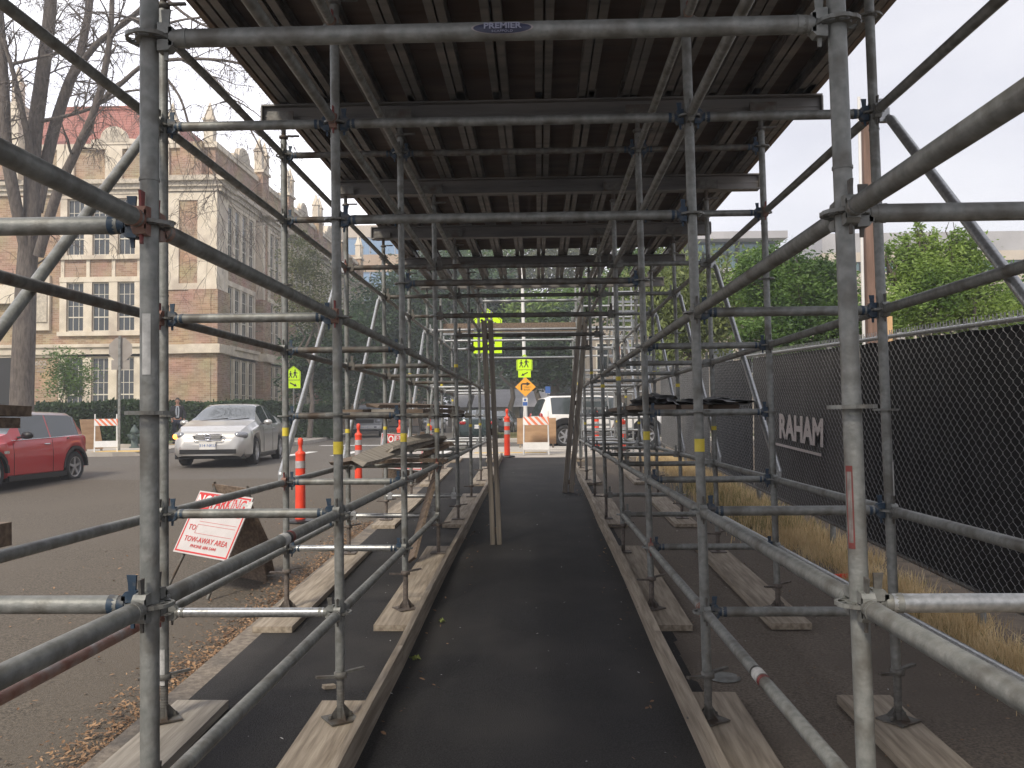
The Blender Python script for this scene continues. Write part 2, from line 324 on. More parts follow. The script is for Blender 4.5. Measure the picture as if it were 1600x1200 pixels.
# ================================================================== scaffold
S = 2.134; Y0 = 2.245; XS = [-1.924, -1.024, .804, 1.735]; LEAN = [-.008, -.008, -.016, -.016]
def yk(k): return Y0+S*k
def node(row, k, lv): return Vector((XS[row]+LEAN[row]*lv, yk(k), CZ+.017+lv))
RT = .0241
scaf = thing('scaffold', 'galvanised ring lock tube scaffold standing along both sides of the covered walkway', 'scaffold', (0, 0, 0))
def rosette_mb(n=32):
    b = MB(); vs = []
    for z in (-.005, .005):
        for r in (.0245, .036, .052, .061):
            for k in range(n):
                t = 2*math.pi*k/n; rr = r*(1-.05*(1 if (k % 4) == 0 and r > .06 else 0)); vs.append((rr*math.cos(t), rr*math.sin(t), z))
    fs = []
    def ring(o, a, b2, sel=None, flip=False):
        for k in range(n):
            if sel and not sel(k): continue
            k2 = (k+1) % n; f = (o+a*n+k, o+a*n+k2, o+b2*n+k2, o+b2*n+k); fs.append(f if not flip else f[::-1])
    for o, fl in ((0, False), (4*n, True)):
        ring(o, 0, 1, None, fl); ring(o, 1, 2, lambda k: k % 4 in (0,), fl); ring(o, 2, 3, None, fl)
    for k in range(n):
        k2 = (k+1) % n; fs.append((3*n+k, 3*n+k2, 7*n+k2, 7*n+k)); fs.append((2*n+k2, 2*n+k, 6*n+k, 6*n+k2)); fs.append((n+k, n+k2, 5*n+k2, 5*n+k))
    return b.add(vs, fs)
ros_me = rosette_mb().mesh('rosette', M['galv'])
ros_far = MB().lathe([(.024, -.005), (.06, -.005), (.06, .005), (.024, .005)], 12)
def head_mb():
    """cast ledger end: jaw gripping the rosette, wedge driven through (X axis runs into the tube)"""
    b = MB()
    b.tube([(.062, 0, 0), (.105, 0, 0)], [.021, .0262], 14)
    b.prism([(.028, .038), (.058, .036), (.068, .024), (.068, .008), (.028, .008)], .034)
    b.prism([(.028, -.008), (.068, -.008), (.068, -.024), (.058, -.036), (.028, -.038)], .034)
    b.box((.064, 0, 0), (.012, .034, .05))
    return b
def wedge_mb():
    return MB().prism([(.039, -.062), (.048, -.062), (.058, .055), (.062, .076), (.036, .076), (.037, .05)], .007)
head_me = {k: head_mb().mesh('end_head', M[v]) for k, v in (('galv', 'galv'), ('blue', 'blue'), ('rust', 'rust'), ('new', 'galv'))}
wed_me = {k: wedge_mb().mesh('wedge', M[v]) for k, v in (('galv', 'galv_dark'), ('blue', 'blue'), ('rust', 'redpaint'), ('new', 'galv'))}
tube_cache = {}
def tube_me(ln, mk, far):
    key = (round(ln, 2), mk, far)
    if key not in tube_cache:
        b = MB(); a = 0 if far else .08
        b.tube([(a+.0, 0, 0), (ln-a, 0, 0)], RT, 10 if far else 18)
        if far:
            for s_ in (0, 1):
                hx = .05 if s_ == 0 else ln-.05
                b.box((hx, 0, 0), (.06, .05, .075)); b.box((hx, 0, .05), (.025, .008, .11))
        tube_cache[key] = b.mesh('tube', M[mk])
    return tube_cache[key]
def ledger(name, p, q, far, mk='galv', hd='galv'):
    ln = (Vector(q)-Vector(p)).length
    o = link(name, tube_me(ln, mk, far), scaf); o.matrix_local = aim(p, q)
    if not far:
        for s_ in (0, 1):
            Mh = Matrix.Identity(4) if s_ == 0 else Matrix.Translation((ln, 0, 0)) @ Matrix.Rotation(math.pi, 4, 'Z')
            h = link('end_head', head_me[hd if s_ == 0 or hd != 'mix' else 'blue'], o); h.matrix_local = Mh
            w = link('wedge', wed_me[hd], o); w.matrix_local = Mh @ Matrix.Rotation(rnd.uniform(-.06, .06), 4, 'Y')
    return o
def jack_mb(h, far):
    b = MB(); b.box((0, 0, .005), (.15, .15, .008), (0, 0, .6 if not far else 0)); b.tube([(0, 0, .005), (0, 0, h+.02)], .0185, 12)
    if not far:
        for k in range(int(h/.014)):
            z = .03+k*.014
            if z < h-.03: b.lathe([(.0186, z), (.0205, z+.004), (.0186, z+.008)], 12)
        for a in (0.6, 2.17, 3.74, 5.31):
            b.add([(.018*math.cos(a), .018*math.sin(a), .009), (.068*math.cos(a), .068*math.sin(a), .009), (.018*math.cos(a), .018*math.sin(a), .07),
                   (.018*math.cos(a)+.004, .018*math.sin(a)+.004, .009), (.068*math.cos(a)+.004, .068*math.sin(a)+.004, .009), (.018*math.cos(a)+.004, .018*math.sin(a)+.004, .07)], [(0, 1, 2), (5, 4, 3), (1, 4, 5, 2), (0, 2, 5, 3)])
        for sx_ in (-1, 1): b.tube([(.055*sx_*.8, .055*sx_*.6, .012), (.055*sx_*.8, .055*sx_*.6, .03)], .009, 8)
    b.lathe([(.021, h-.035), (.034, h-.03), (.034, h-.005), (.021, h)], 12)
    for a in (.5, math.pi+.5):
        b.box((.075*math.cos(a), .075*math.sin(a), h-.015+(.012 if a < 1 else -.004)), (.10, .022, .012), (0, -.1, a))
    return b
far_ros = MB()
KMAX = 8
for row in range(4):
    for k in range(-1, KMAX+1):
        far = k >= 3; gz = g(yk(k))+(.047 if True else 0)
        jh = .24 if row in (1, 2) and k == 1 else rnd.uniform(.17, .3)
        bot = gz+jh-CZ; top = 2.12 if k <= 6 else 2.35
        b = MB()
        b.tube([node(row, k, bot-.017), node(row, k, top)], RT, 20 if k == 0 else (14 if not far else 10))
        if not far:   # spigot collars and locking holes
            for zz in (.62, -.93, 1.42):
                if zz > bot+.1: b.tube([node(row, k, zz-.004), node(row, k, zz+.004)], RT+.0022, 16)
        st = b.build('standard', [M['galv']], scaf)
        base = node(row, k, 0); base.z = gz
        j = jack_mb(jh, far).build('base_jack', M['galv_dark'] if (row, k) in ((1, 1), (2, 1), (3, 1), (0, 1)) else M['jack'], st, (base.x-LEAN[row]*(CZ-gz), base.y, gz))
        lv = -1.5
        while lv <= 2.3:
            if lv > bot+.06 and lv < top:
                p = node(row, k, lv)
                if not far and k >= 0:
                    r_ = link('rosette', ros_me, st, p); r_.rotation_euler = (R_(rnd.uniform(-1, 1)), R_(rnd.uniform(-1, 1)), rnd.choice((0, math.pi/8)))
                else:
                    far_ros.add([Vector(v)+p for v in ros_far.v], ros_far.f, 0, True)
            lv += .5
        # coloured length tape round the tube, and labels
        if k >= 1 and (row, k) not in ((0, 1), (3, 1), (3, 2)):
            t = MB(); z1 = -.17 if row in (1, 2) else -.12; c_ = node(row, k, z1 if k < 3 else rnd.choice((-.15, .62, .35)))
            t.tube([c_+Vector((0, 0, -.032 if k < 3 else -.02)), c_+Vector((0, 0, .032 if k < 3 else .02))], RT+.0012, 14, cap=False); t.build('length_tape', M['yellow'], st)
        if k == 0:
            t = MB(); c_ = node(row, 0, -.98); t.tube([c_+Vector((0, 0, -.014)), c_+Vector((0, 0, .014))], RT+.0015, 20, cap=False); t.build('paper_label', M['paper'], st)
        # screw head that carries the deck beam
        if k <= 6:
            b = MB(); p = node(row, k, top); b.tube([p, p+Vector((0, 0, 2.232-top))], .018, 10)
            b.lathe([(.02, 0), (.035, .003), (.035, .02), (.02, .024)], 12, p+Vector((0, 0, .01)))
            b.box(p+Vector((0, 0, 2.237-top-.004)), (.2, .16, .008)); b.box(p+Vector((0, .084, 2.275-top)), (.2, .006, .08)); b.box(p+Vector((0, -.084, 2.275-top)), (.2, .006, .08))
            b.box(p+Vector((.07, 0, .03)), (.1, .02, .012))
            b.build('screw_head', M['galv_dark'], st)
tag(far_ros.build('rosette', M['galv'], scaf), kind='stuff')
sticker = MB(); c_ = node(2, 0, -.17); sticker.tube([c_+Vector((0, 0, -.09)), c_+Vector((0, 0, .08))], RT+.0012, 20, cap=False); sticker.v = [v for v in sticker.v]
def patch(row, k, z0, z1, a0, a1, mt, nm='sticker'):
    """curved label on a standard between two heights and two bearings"""
    b = MB(); n = 5; vs = []
    for z in (z0, z1):
        for i in range(n+1):
            a = a0+(a1-a0)*i/n; p = node(row, k, z); vs.append(p+Vector((math.cos(a)*(RT+.0015), math.sin(a)*(RT+.0015), 0)))
    b.add(vs, [(i, i+1, n+2+i, n+1+i) for i in range(n)], 0, True); return b.build(nm, mt, scaf)
patch(2, 0, -.36, -.15, R_(-165), R_(-120), M['redpaint']); patch(2, 0, -.345, -.165, R_(-158), R_(-127), M['galv'])
patch(1, 0, .10, .26, R_(-110), R_(-60), M['paper']); patch(0, 1, -1.36, -1.18, R_(-120), R_(-60), M['paper']); patch(3, 1, -.44, -.26, R_(-60), R_(-10), M['paper'])

# --- longitudinal members
def run(row, lv, k0, k1, name, mk='galv'):
    for k in range(k0, k1):
        far = k >= 3
        m_ = mk; hd = 'galv'
        if not far:
            hd = rnd.choice(('galv', 'galv', 'galv', 'galv', 'rust'))
        ledger(name, node(row, k, lv), node(row, k+1, lv), far, m_, hd)
for row in (1, 2):
    run(row, .5, -1, 8, 'guard_rail'); run(row, -.5, -1, 8, 'guard_rail')
    run(row, 1.5, -1, 6, 'top_runner'); run(row, 2.0, -1, 8, 'top_runner')
for row in (0, 3):
    run(row, .5, -1, 8, 'guard_rail', 'galv_dark' if row == 0 else 'galv'); run(row, -.5, -1, 8, 'guard_rail'); run(row, 1.5, -1, 8, 'top_runner')
run(0, 2.0, 1, 8, 'top_runner')
for row in (0, 1, 2, 3): run(row, -1.0, 0 if row else 1, 3, 'low_rail', 'galv_bright' if row == 3 else 'galv')
ledger('low_rail', node(0, 0, -1), node(0, 1, -1), False, 'rust', 'rust')
def sleeve(row, k, lv, t, bands):
    a, b_ = node(row, k, lv), node(row, k+1, lv); d = (b_-a).normalized(); p = a+(b_-a)*t
    for (o0, o1, mt) in bands: MB().tube([p+d*o0, p+d*o1], RT+.0014, 18, cap=False).build('sticker', M[mt], scaf)
sleeve(2, 0, -1.0, .50, ((-.05, .03, 'paper'), (.035, .05, 'black'), (-.09, -.06, 'redpaint')))
sleeve(1, 0, -.5, .56, ((-.06, .01, 'paper'), (.012, .04, 'black'), (.05, .08, 'redpaint')))
# --- transverse members
def tr(rowa, rowb, k, lv, name='side_transom', mk='galv', hd='blue'): ledger(name, node(rowa, k, lv), node(rowb, k, lv), k >= 3, mk, hd)
tr(1, 2, 0, 1.0, 'cross_transom', 'galv', 'new')
for lv in (.5, -.5): tr(0, 1, 0, lv, mk='galv' if lv > 0 else 'galv'); tr(2, 3, 0, lv, mk='galv' if lv > 0 else 'galv_bright', hd='galv')
for lv in (1.5, .5, -.5): tr(0, 1, 1, lv); tr(2, 3, 1, lv)
tr(0, 1, 1, -1, mk='galv_bright', hd='galv'); tr(2, 3, 1, -1, hd='blue')
tr(1, 2, 1, 1.5, 'cross_transom'); tr(1, 2, 1, 1.0, 'cross_transom')
for k in range(2, 9):
    lvs = [1.5, .5, -.5]
    if k in (2, 3, 4): lvs.append(-1)
    if k <= 7: lvs.append(0)
    for lv in lvs:
        if g(yk(k))+.2-CZ < lv: tr(0, 1, k, lv, mk='galv_bright' if (k > 5 or lv == -1) else 'galv_dark' if lv >= 0 else 'galv'); tr(2, 3, k, lv, mk='galv_bright' if k > 5 else 'galv')  # past the deck the brighter steel stands in for sunlight on the tubes
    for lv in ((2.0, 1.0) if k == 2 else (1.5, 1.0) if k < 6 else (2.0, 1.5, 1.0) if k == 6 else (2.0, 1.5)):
        tr(1, 2, k, lv, 'cross_transom', 'galv_bright' if k > 5 else 'galv_dark')  # uncovered bays: their sunlight is put into the colour by brighter steel
tr(0, 1, 2, 2.0, 'side_transom', 'galv_dark'); tr(2, 3, 2, 2.0, 'side_transom', 'galv_dark')
# --- outer diagonal braces
for row, sx_ in ((0, -1), (3, 1)):
    for k in (-1, 0, 2, 3, 4, 5, 6):
        a = node(row, k, -.5)+Vector((.058*sx_, .03, .02)); b_ = node(row, k+1, 1.5)+Vector((.058*sx_, -.03, -.02))
        d = (b_-a).normalized(); b = MB(); b.tube([a+d*.05, b_-d*.05], RT*.98, 16 if k < 2 else 10)
        for p, s2 in ((a, 1), (b_, -1)):
            b.tube([p+d*.05*s2, p+d*.01*s2, p-d*.0*s2], [RT, .012, .010], 10); b.box(p-Vector((.02*sx_, 0, 0)), (.05, .03, .07)); b.box(p-Vector((.03*sx_, 0, -.03)), (.02, .008, .11))
        b.build('diagonal_brace', M['galv_bright'] if k in (2, 3, 4, 5) or row == 3 else M['galv'], scaf)
# oval mark on the nearest cross transom
p = (node(1, 0, 1.0)*.48+node(2, 0, 1.0)*.52); n = 28; b = MB(); vs = []
for i in range(n):
    t = 2*math.pi*i/n; u = .082*math.cos(t); a = .62*math.sin(t)-.05; vs.append(p+Vector((u, -math.cos(a)*(RT+.0012), math.sin(a)*(RT+.0012))))
vs.append(p+Vector((0, -math.cos(-.05)*(RT+.0012), math.sin(-.05)*(RT+.0012))))
b.add(vs, [(i, (i+1) % n, n) for i in range(n)]); mk_ = b.build('maker_mark', mat('dark_blue_ink', (.025,.03,.07), (.05,.055,.09), scale=30, rough=.5), scaf)
vs = []; b = MB()
for i in range(n):
    t = 2*math.pi*i/n
    for s_ in (1.0, .93):
        u = .082*s_*math.cos(t); a = .62*s_*math.sin(t)-.05; vs.append(p+Vector((u, -math.cos(a)*(RT+.0018), math.sin(a)*(RT+.0018))))
b.add(vs, [(2*i, 2*((i+1) % n), 2*((i+1) % n)+1, 2*i+1) for i in range(n)]); b.build('mark_border', mat('pale_mark_ink', (.3,.27,.27), rough=.6), mk_)
text_mesh('mark_lettering', 'PREMIER', .021, mat('mark_letter_ink', (.26,.27,.36), rough=.6), face_m(p+Vector((0, -RT-.003, .003)), (1, 0, 0), (0, 0, 1)), mk_, .0008, 1.25, bold=.0006)
text_mesh('mark_lettering', 'SCAFFOLD', .009, bpy.data.materials['mark_letter_ink'], face_m(p+Vector((0, -RT-.002, -.0105)), (1, 0, 0), (0, .25, .97)), mk_, .0008, 1.3)

# ================================================================== deck overhead
deck = thing('overhead_deck', 'dark plywood deck on aluminium joists and beams forming the roof over the walkway', 'deck', (0, 8, CZ+2.24))
def ibeam(b, p, q, h, w, tf=.012, tw=.01):
    Mx = aim(p, q); ln = (Vector(q)-Vector(p)).length
    for (cy_, cz_, sy_, sz_) in ((0, tf/2, w, tf), (0, h-tf/2, w, tf), (0, h/2, tw, h-2*tf-.002), (0, h*.5, tw*2.2, .012)):
        vs = [Mx @ Vector((x, cy_+y*sy_/2, cz_+z*sz_/2)) for x in (0, ln) for y in (-1, 1) for z in (-1, 1)]
        b.add(vs, [(0,1,3,2),(4,6,7,5),(0,4,5,1),(2,3,7,6),(0,2,6,4),(1,5,7,3)])
    return b
D0 = Vector(deck.location)
for k in range(-1, 7):
    b = MB(); e = rnd.uniform(-.06, .06); z = CZ+2.245
    ibeam(b, Vector((-2.05+e, yk(k), z))-D0, Vector((2.2+e, yk(k), z))-D0, .155, .11)
    for x in (-2.05+e, 2.2+e): b.box(Vector((x, yk(k), z+.077))-D0, (.012, .1, .13))
    b.build('deck_beam', M['alum'], deck)
XJ0, XJ1, NJ = -1.88, 2.0, 13
segs = [(-1, 2.06), (1.94, 5.06), (4.94, 6.08)]
for i in range(NJ):
    xc = XJ0+(XJ1-XJ0)*i/(NJ-1)
    for s_ in (-1, 1):
        for a, b2 in segs:
            x = xc+s_*.034+rnd.uniform(-.006, .006); b = MB(); off = rnd.uniform(-.12, .12); z = CZ+2.402
            ibeam(b, Vector((x, yk(a)+off, z))-D0, Vector((x, yk(b2)+off, z))-D0, .108, .052)
            b.build('joist', M['alum'], deck)
ys_ = -.3
while ys_ < yk(5)-.05:
    for (x0, x1) in ((-1.96, -.0171), (-.017, 2.06)):
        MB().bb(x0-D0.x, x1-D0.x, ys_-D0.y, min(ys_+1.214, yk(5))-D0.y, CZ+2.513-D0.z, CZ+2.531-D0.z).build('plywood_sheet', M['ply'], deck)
    ys_ += 1.22
for x in (-1.98, 2.085):
    b = MB(); b.bb(x-.02, x+.02, -.3-D0.y, yk(5)-D0.y, CZ+2.40-D0.z, CZ+2.56-D0.z); b.build('edge_board', M['lumber'], deck)

# ================================================================== sill boards, kerb boards
def board(name, label, cat, x0, x1, y0, y1, th, mt, group, skew=0, dz=0.0, up_=0.002):
    vs = []
    for (x, y) in ((x0, y0), (x1, y0), (x1+skew, y1), (x0+skew, y1)): vs.append(Vector((x, y, g(y)+up_+dz)))
    c = sum(vs, Vector())/4; b = MB(); nv = []
    for v in vs: nv.append(v-c)
    for v in vs: nv.append(v-c+Vector((0, 0, th)))
    b.add(nv, [(0, 3, 2, 1), (4, 5, 6, 7), (0, 1, 5, 4), (1, 2, 6, 5), (2, 3, 7, 6), (3, 0, 4, 7)])
    o = b.build(name, mt, None, c); return tag(o, label, cat, group)
side_n = ['outer left', 'inner left', 'inner right', 'outer right']
where = {0: 'nearest, at the bottom of the picture', 2: 'second from the camera', 4: 'third from the camera', 6: 'fourth from the camera, near the far end'}
for row, (a, b2) in enumerate(((-2.02, -1.74), (-1.172, -.882), (.766, 1.05), (1.60, 1.88))):
    for k in (0, 2, 4, 6):
        y0_ = yk(k)-.42+rnd.uniform(-.06, .06); y1_ = yk(k+1)+.33+rnd.uniform(-.08, .08)
        if k == 0: y0_ = -.6
        sk = {(0, 0): .06, (3, 0): -.02}.get((row, k), rnd.uniform(-.02, .02) if row in (0, 3) else 0)
        board('sill_board', f'pale timber sill board under the {side_n[row]} row of posts, {where[k]}', 'sill board', a, b2, y0_, y1_, .043, M['board'] if row in (2, 3) or k else (M['board_grey'] if row == 0 else M['board']), 'timber sill boards under the scaffold feet', sk, up_=.003 if row else .001)
    if True:
        y0_ = yk(8)-.3; board('sill_board', f'short pale sill board under the last post of the {side_n[row]} row', 'sill board', a, b2, y0_, y0_+.75, .043, M['board'], 'timber sill boards under the scaffold feet', 0, up_=.002)
def kerb_run(side, pts):
    names = ['nearest', 'second', 'third', 'farthest']
    for i in range(len(pts)-1):
        (xa, ya), (xb, yb) = pts[i], pts[i+1]; th = .04; h = .14
        s_ = -1 if side == 'left' else 1
        n_ = 6; vs = []; c = Vector(((xa+xb)/2, (ya+yb)/2, g((ya+yb)/2)))
        for j in range(n_+1):
            t = j/n_; x = xa+(xb-xa)*t+.012*math.sin(t*math.pi)*s_; y = ya+(yb-.006-ya)*t; z = g(y)+.001
            for (dx, dz) in ((0, 0), (s_*th, 0), (s_*th, h), (0, h)): vs.append(Vector((x+dx, y, z+dz))-c)
        fs = []
        for j in range(n_):
            for e in range(4): fs.append((4*j+e, 4*j+(e+1) % 4, 4*j+4+(e+1) % 4, 4*j+4+e))
        fs += [(0, 1, 2, 3), (4*n_+3, 4*n_+2, 4*n_+1, 4*n_)]
        o = MB().add(vs, fs).build('kerb_board', M['board'], None, c, sharp=30)
        tag(o, f'timber board set on edge along the {side} side of the black path, {names[i]} of its row', 'edge board', 'boards on edge beside the path')
kerb_run('left', [(-.835, .9), (-.84, 5.3), (-.835, 10.2), (-.80, 15.0), (-.84, 19.9)])
kerb_run('right', [(.72, .9), (.725, 5.6), (.71, 10.6), (.69, 15.6), (.72, 19.9)])
# ================================================================== fence
FX = 3.0
def ftop(Y): return CZ+.385+.036*Y
fence = thing('chain_link_fence', 'tall chain link fence lined with black and grey windscreen fabric along the right side', 'fence', (FX, 0, 0))
PL = 3.05; NP = 8; Yf = -2.95
chain = MB(); p_ = .084; pw = .098; H_ = 1.86
nc = int(PL/(pw/2)); nr = int((H_+.035)/(p_/2))
wr = .0021
for c in range(nc):
    base = (c+.5)*pw/2; vs = []; fs = []
    for r in range(nr+1):
        sgn = 1 if (r+c) % 2 else -1
        for e in (-1, 1):
            y = base+sgn*pw*.262; z = -H_+r*p_/2+e*.0065+.036*y; x = .003*sgn*e
            for (dx, dz) in ((-wr, 0), (wr*.6, wr), (wr*.6, -wr)): vs.append((x+dx, y+dz, z))
    for r in range(2*nr+1):
        for e in range(3): fs.append((3*r+e, 3*r+(e+1) % 3, 3*r+3+(e+1) % 3, 3*r+3+e))
    chain.add(vs, fs)
    zt_ = .036*base; chain.box((0, base, zt_+.030), (.004, .005, .050), (0, 0, .4)); chain.box((0, base+.006, zt_+.050), (.003, .012, .004))
chain_me = chain.mesh('chain_link_mesh', M['wire'])
def sheared(b, y0, y1, x0, x1, za, zb):
    vs = []
    for y in (y0, y1):
        for x in (x0, x1):
            for z in (za, zb): vs.append((x, y, z+.036*y))
    return b.add(vs, [(0,1,3,2),(4,6,7,5),(0,4,5,1),(2,3,7,6),(0,2,6,4),(1,5,7,3)])
for i in range(NP+1):
    y = Yf+i*PL; z = ftop(y)
    b = MB(); b.tube([(0.085, y, g(y)-.1), (0.085, y, z+.0)], .03, 12); b.lathe([(.031, z-.01), (.034, z+.0), (.02, z+.022), (0, z+.026)], 12, (0.085, y, 0)); b.build('post', M['galv'], fence)
    if i == NP: break
    link('chain_link_mesh', chain_me, fence, (0, y, z))
    b = MB(); b.tube([(.012, y, z), (.012, y+PL, z+.036*PL)], .019, 12); b.build('top_rail', M['galv_bright'], fence)
    b = MB(); b.tube([(.012, y, z-H_+.02), (.012, y+PL, z-H_+.02+.036*PL)], .017, 10); b.build('bottom_rail', M['galv_dark'], fence)
for fi, (fa, fb_, mt) in enumerate(((-2.95, 3.1, 'screen'), (3.12, 8.2, 'screen'), (8.21, 12.26, 'banner'), (12.34, 15.31, 'screen'), (15.39, 18.4, 'screen_g'), (18.41, 21.45, 'screen_g'))):
    PF = fb_-fa; z = ftop(fa); n = int(PF*14); vs = []; fr_ = random.Random(fi)
    ph = [fr_.uniform(0, 6) for _ in range(4)]
    for j in range(n+1):
        for q in range(9):
            yy = PF*j/n; zz = -H_+.03+(H_-.06)*q/8
            fold = (.009*math.sin(yy*5.1+ph[0]+q*.35)+.006*math.sin(yy*11+ph[1]-q*.6)+.007*math.sin(yy*2.1+q*1.1+ph[2]))*(1-abs(q-4)/4.6)
            sag = -.012*abs(math.sin(yy*math.pi/.6)) if q == 8 else 0
            vs.append((.016+abs(fold)*1.3+.004, yy, zz+.036*yy+sag))
    fs = [(9*j+q, 9*j+q+1, 9*j+10+q, 9*j+9+q) for j in range(n) for q in range(8)]
    b = MB(); b.add(vs, fs, 0, True); b.build('windscreen_fabric', M[mt], fence, (0, fa, z))
# printed letters on the mesh banner
ang = math.atan(.036)
ML = face_m((-.010, 9.93, CZ-.195), (0, -1, -.036), (0, -.036, 1))
for nm_, (xo, s_) in {'RAHAM': (0.10, .40)}.items():
    t = text_mesh('banner_lettering', nm_, s_, M['letters'], ML @ Matrix.Translation((-xo, 0, 0)), fence, .001, 1.22, bold=.016)
b = MB(); Mb = ML; vs = [Mb @ Vector(v) for v in ((-1.36, -.235, -.001), (.66, -.235, -.001), (.66, -.205, -.001), (-1.36, -.205, -.001), (-1.36, -.235, .001), (.66, -.235, .001), (.66, -.205, .001), (-1.36, -.205, .001))]
b.add(vs, [(0,3,2,1),(4,5,6,7),(0,1,5,4),(1,2,6,5),(2,3,7,6),(3,0,4,7)]); b.build('banner_stripe', M['letters'], fence)
def blades(name, n, fx, fy, hmin, hmax, w, mt, seed=1, lean=.5):
    r = random.Random(seed); vs = []; fs = []
    for i in range(n):
        x, y = fx(r), fy(r); z = g(y)-.03; h = r.uniform(hmin, hmax); a = r.uniform(0, 6.28); l = r.uniform(0, lean)*h; ww = w*r.uniform(.6, 1.4)
        dx, dy = math.cos(a)*ww, math.sin(a)*ww; lx, ly = r.uniform(-1, 1)*l, r.uniform(-1, 1)*l
        o = len(vs); vs += [(x-dx, y-dy, z), (x+dx, y+dy, z), (x+dx*.6+lx*.5, y+dy*.6+ly*.5, z+h*.6), (x-dx*.6+lx*.5, y-dy*.6+ly*.5, z+h*.6), (x+lx, y+ly, z+h)]
        fs += [(o, o+1, o+2, o+3), (o+3, o+2, o+4)]
    return tag(MB().add(vs, fs).build(name, mt), kind='stuff')
def gx(r): return 2.98+r.gauss(-.08, .13) if r.random() < .8 else r.uniform(2.7, 3.3)
tuft = [(2.98+rnd.gauss(-.12, .15), 3.0+15*rnd.random()**1.3, rnd.uniform(.04, .12)) for _ in range(330)]
_c = [None]
def tx(r): _c[0] = tuft[r.randrange(len(tuft))]; return _c[0][0]+r.gauss(0, _c[0][2])
def ty(r): return _c[0][1]+r.gauss(0, _c[0][2]*1.3)
blades('dry_grass', 34000, tx, ty, .03, .18, .0022, M['straw'], 3, .9)
blades('dry_grass', 14000, gx, lambda r: 3.0+15*r.random()**1.3, .02, .12, .003, M['straw'], 8, 1.5)
blades('weeds', 2500, tx, ty, .03, .13, .004, M['straw_g'], 9, .9)
blades('dry_grass', 9000, lambda r: 2.9+r.gauss(-.15, .25), lambda r: r.uniform(9, 20.0), .04, .2, .005, M['straw'], 4)
blades('weeds', 3500, lambda r: 2.75+r.gauss(0, .25), lambda r: r.uniform(10, 14.5), .04, .20, .004, M['straw_g'], 5)
blades('lawn_tufts', 9000, lambda r: r.uniform(-3, 3), lambda r: r.uniform(38.4, 44), .08, .2, .02, M['lawn'], 6)

# ================================================================== litter and small things on the ground
def flakes(name, n, fx, fy, s0, s1, mt, dz, seed, kind=True, zmax=.03):
    r = random.Random(seed); b = MB()
    for i in range(n):
        x, y = fx(r), fy(r); s = r.uniform(s0, s1); a = r.uniform(0, 6.28); t1, t2 = r.uniform(-.5, .5), r.uniform(-.5, .5)
        Mx = Matrix.Translation((x, y, g(y)+dz+r.uniform(.006, zmax))) @ Euler((t1, t2, a)).to_matrix().to_4x4()
        q = r.uniform(.25, .6)
        b.add([Mx @ Vector(v) for v in ((-s, 0, 0), (-.3*s, -q*s, .12*s), (.5*s, -q*s*.8, .1*s), (s, 0, .02*s), (.5*s, q*s*.8, .12*s), (-.3*s, q*s, .1*s))], [(0, 1, 2, 3), (0, 3, 4, 5)])
    o = b.build(name, mt); return tag(o, kind='stuff') if kind else o
flakes('leaf_litter', 13000, lambda r: -2.10-abs(r.gauss(0, .19)), lambda r: 2.6+9*r.random()**1.4, .005, .019, M['leaflit'], -.13, 11, zmax=.04)
flakes('leaf_litter', 420, lambda r: r.uniform(-5, -2.15), lambda r: r.uniform(2.6, 14), .008, .022, M['leaflit'], -.13, 12)
flakes('leaf_litter', 230, lambda r: r.choice((-.78, .66))+r.gauss(0, .1), lambda r: r.uniform(3, 16), .006, .02, M['leaflit'], 0, 13, zmax=.012)
flakes('leaf_litter', 260, lambda r: r.uniform(-1.9, 2.5), lambda r: r.uniform(3.4, 18), .003, .011, M['paper'], 0, 14, zmax=.008)
flakes('leaf_litter', 300, lambda r: r.uniform(1.0, 2.8), lambda r: r.uniform(2.6, 9), .004, .014, M['leaflit'], 0, 15, zmax=.01)
def green_leaf(x, y, dz, s, label, seed):
    r = random.Random(seed); b = MB(); 
    for j in range(7):
        a = j*.9+r.uniform(-.2, .2); c, s_ = math.cos(a), math.sin(a); Lf = s*r.uniform(.5, 1); w = Lf*.35
        b.add([(0, 0, .012), (c*Lf*.5-s_*w, s_*Lf*.5+c*w, .02+r.uniform(0, .02)), (c*Lf, s_*Lf, .006), (c*Lf*.5+s_*w, s_*Lf*.5-c*w, .02)], [(0, 1, 2, 3)])
    b.box((0, 0, .006), (s*.2, s*.2, .008)); o = b.build('fallen_leaf_sprig', M['gleaf'], None, (x, y, g(y)+dz+.001)); tag(o, label, 'leaves')
p = at(637, 1019, 5.0); green_leaf(-.795, 5.45, 0, .05, 'green leaf sprig lying against the left edge board, nearer of two', 1)
green_leaf(-.72, 6.3, 0, .035, 'smaller green leaf sprig on the black path, farther of two', 2)
green_leaf(-2.2, 5.45, -.13, .06, 'flattened green leaf among brown leaves in the gutter', 3)
b = MB(); b.lathe([(0, .012), (.075, .012), (.09, .006), (.095, 0)], 28); b.lathe([(.055, .0135), (.06, .0135)], 28)
tag(b.build('utility_cover', M['galv'], None, (1.07, 5.15, g(5.15)-.004)), 'small round metal utility cover set in the pavement right of the path', 'utility cover')
t = thing('pipe_offcut', 'short orange plastic pipe offcut lying by the dry grass', 'pipe', (2.62, 7.6, g(7.6)+.03), .2)
b = MB(); b.tube([(-.13, 0, 0), (.13, 0, 0)], .03, 14, cap=False); b.tube([(.13, 0, 0), (-.13, 0, 0)], .024, 14, cap=False); b.build('pipe', M['orange'], t)
b = MB(); b.tube([(-.14, 0, 0), (-.11, 0, 0)], .035, 14); b.build('collar', M['redpaint'], t)
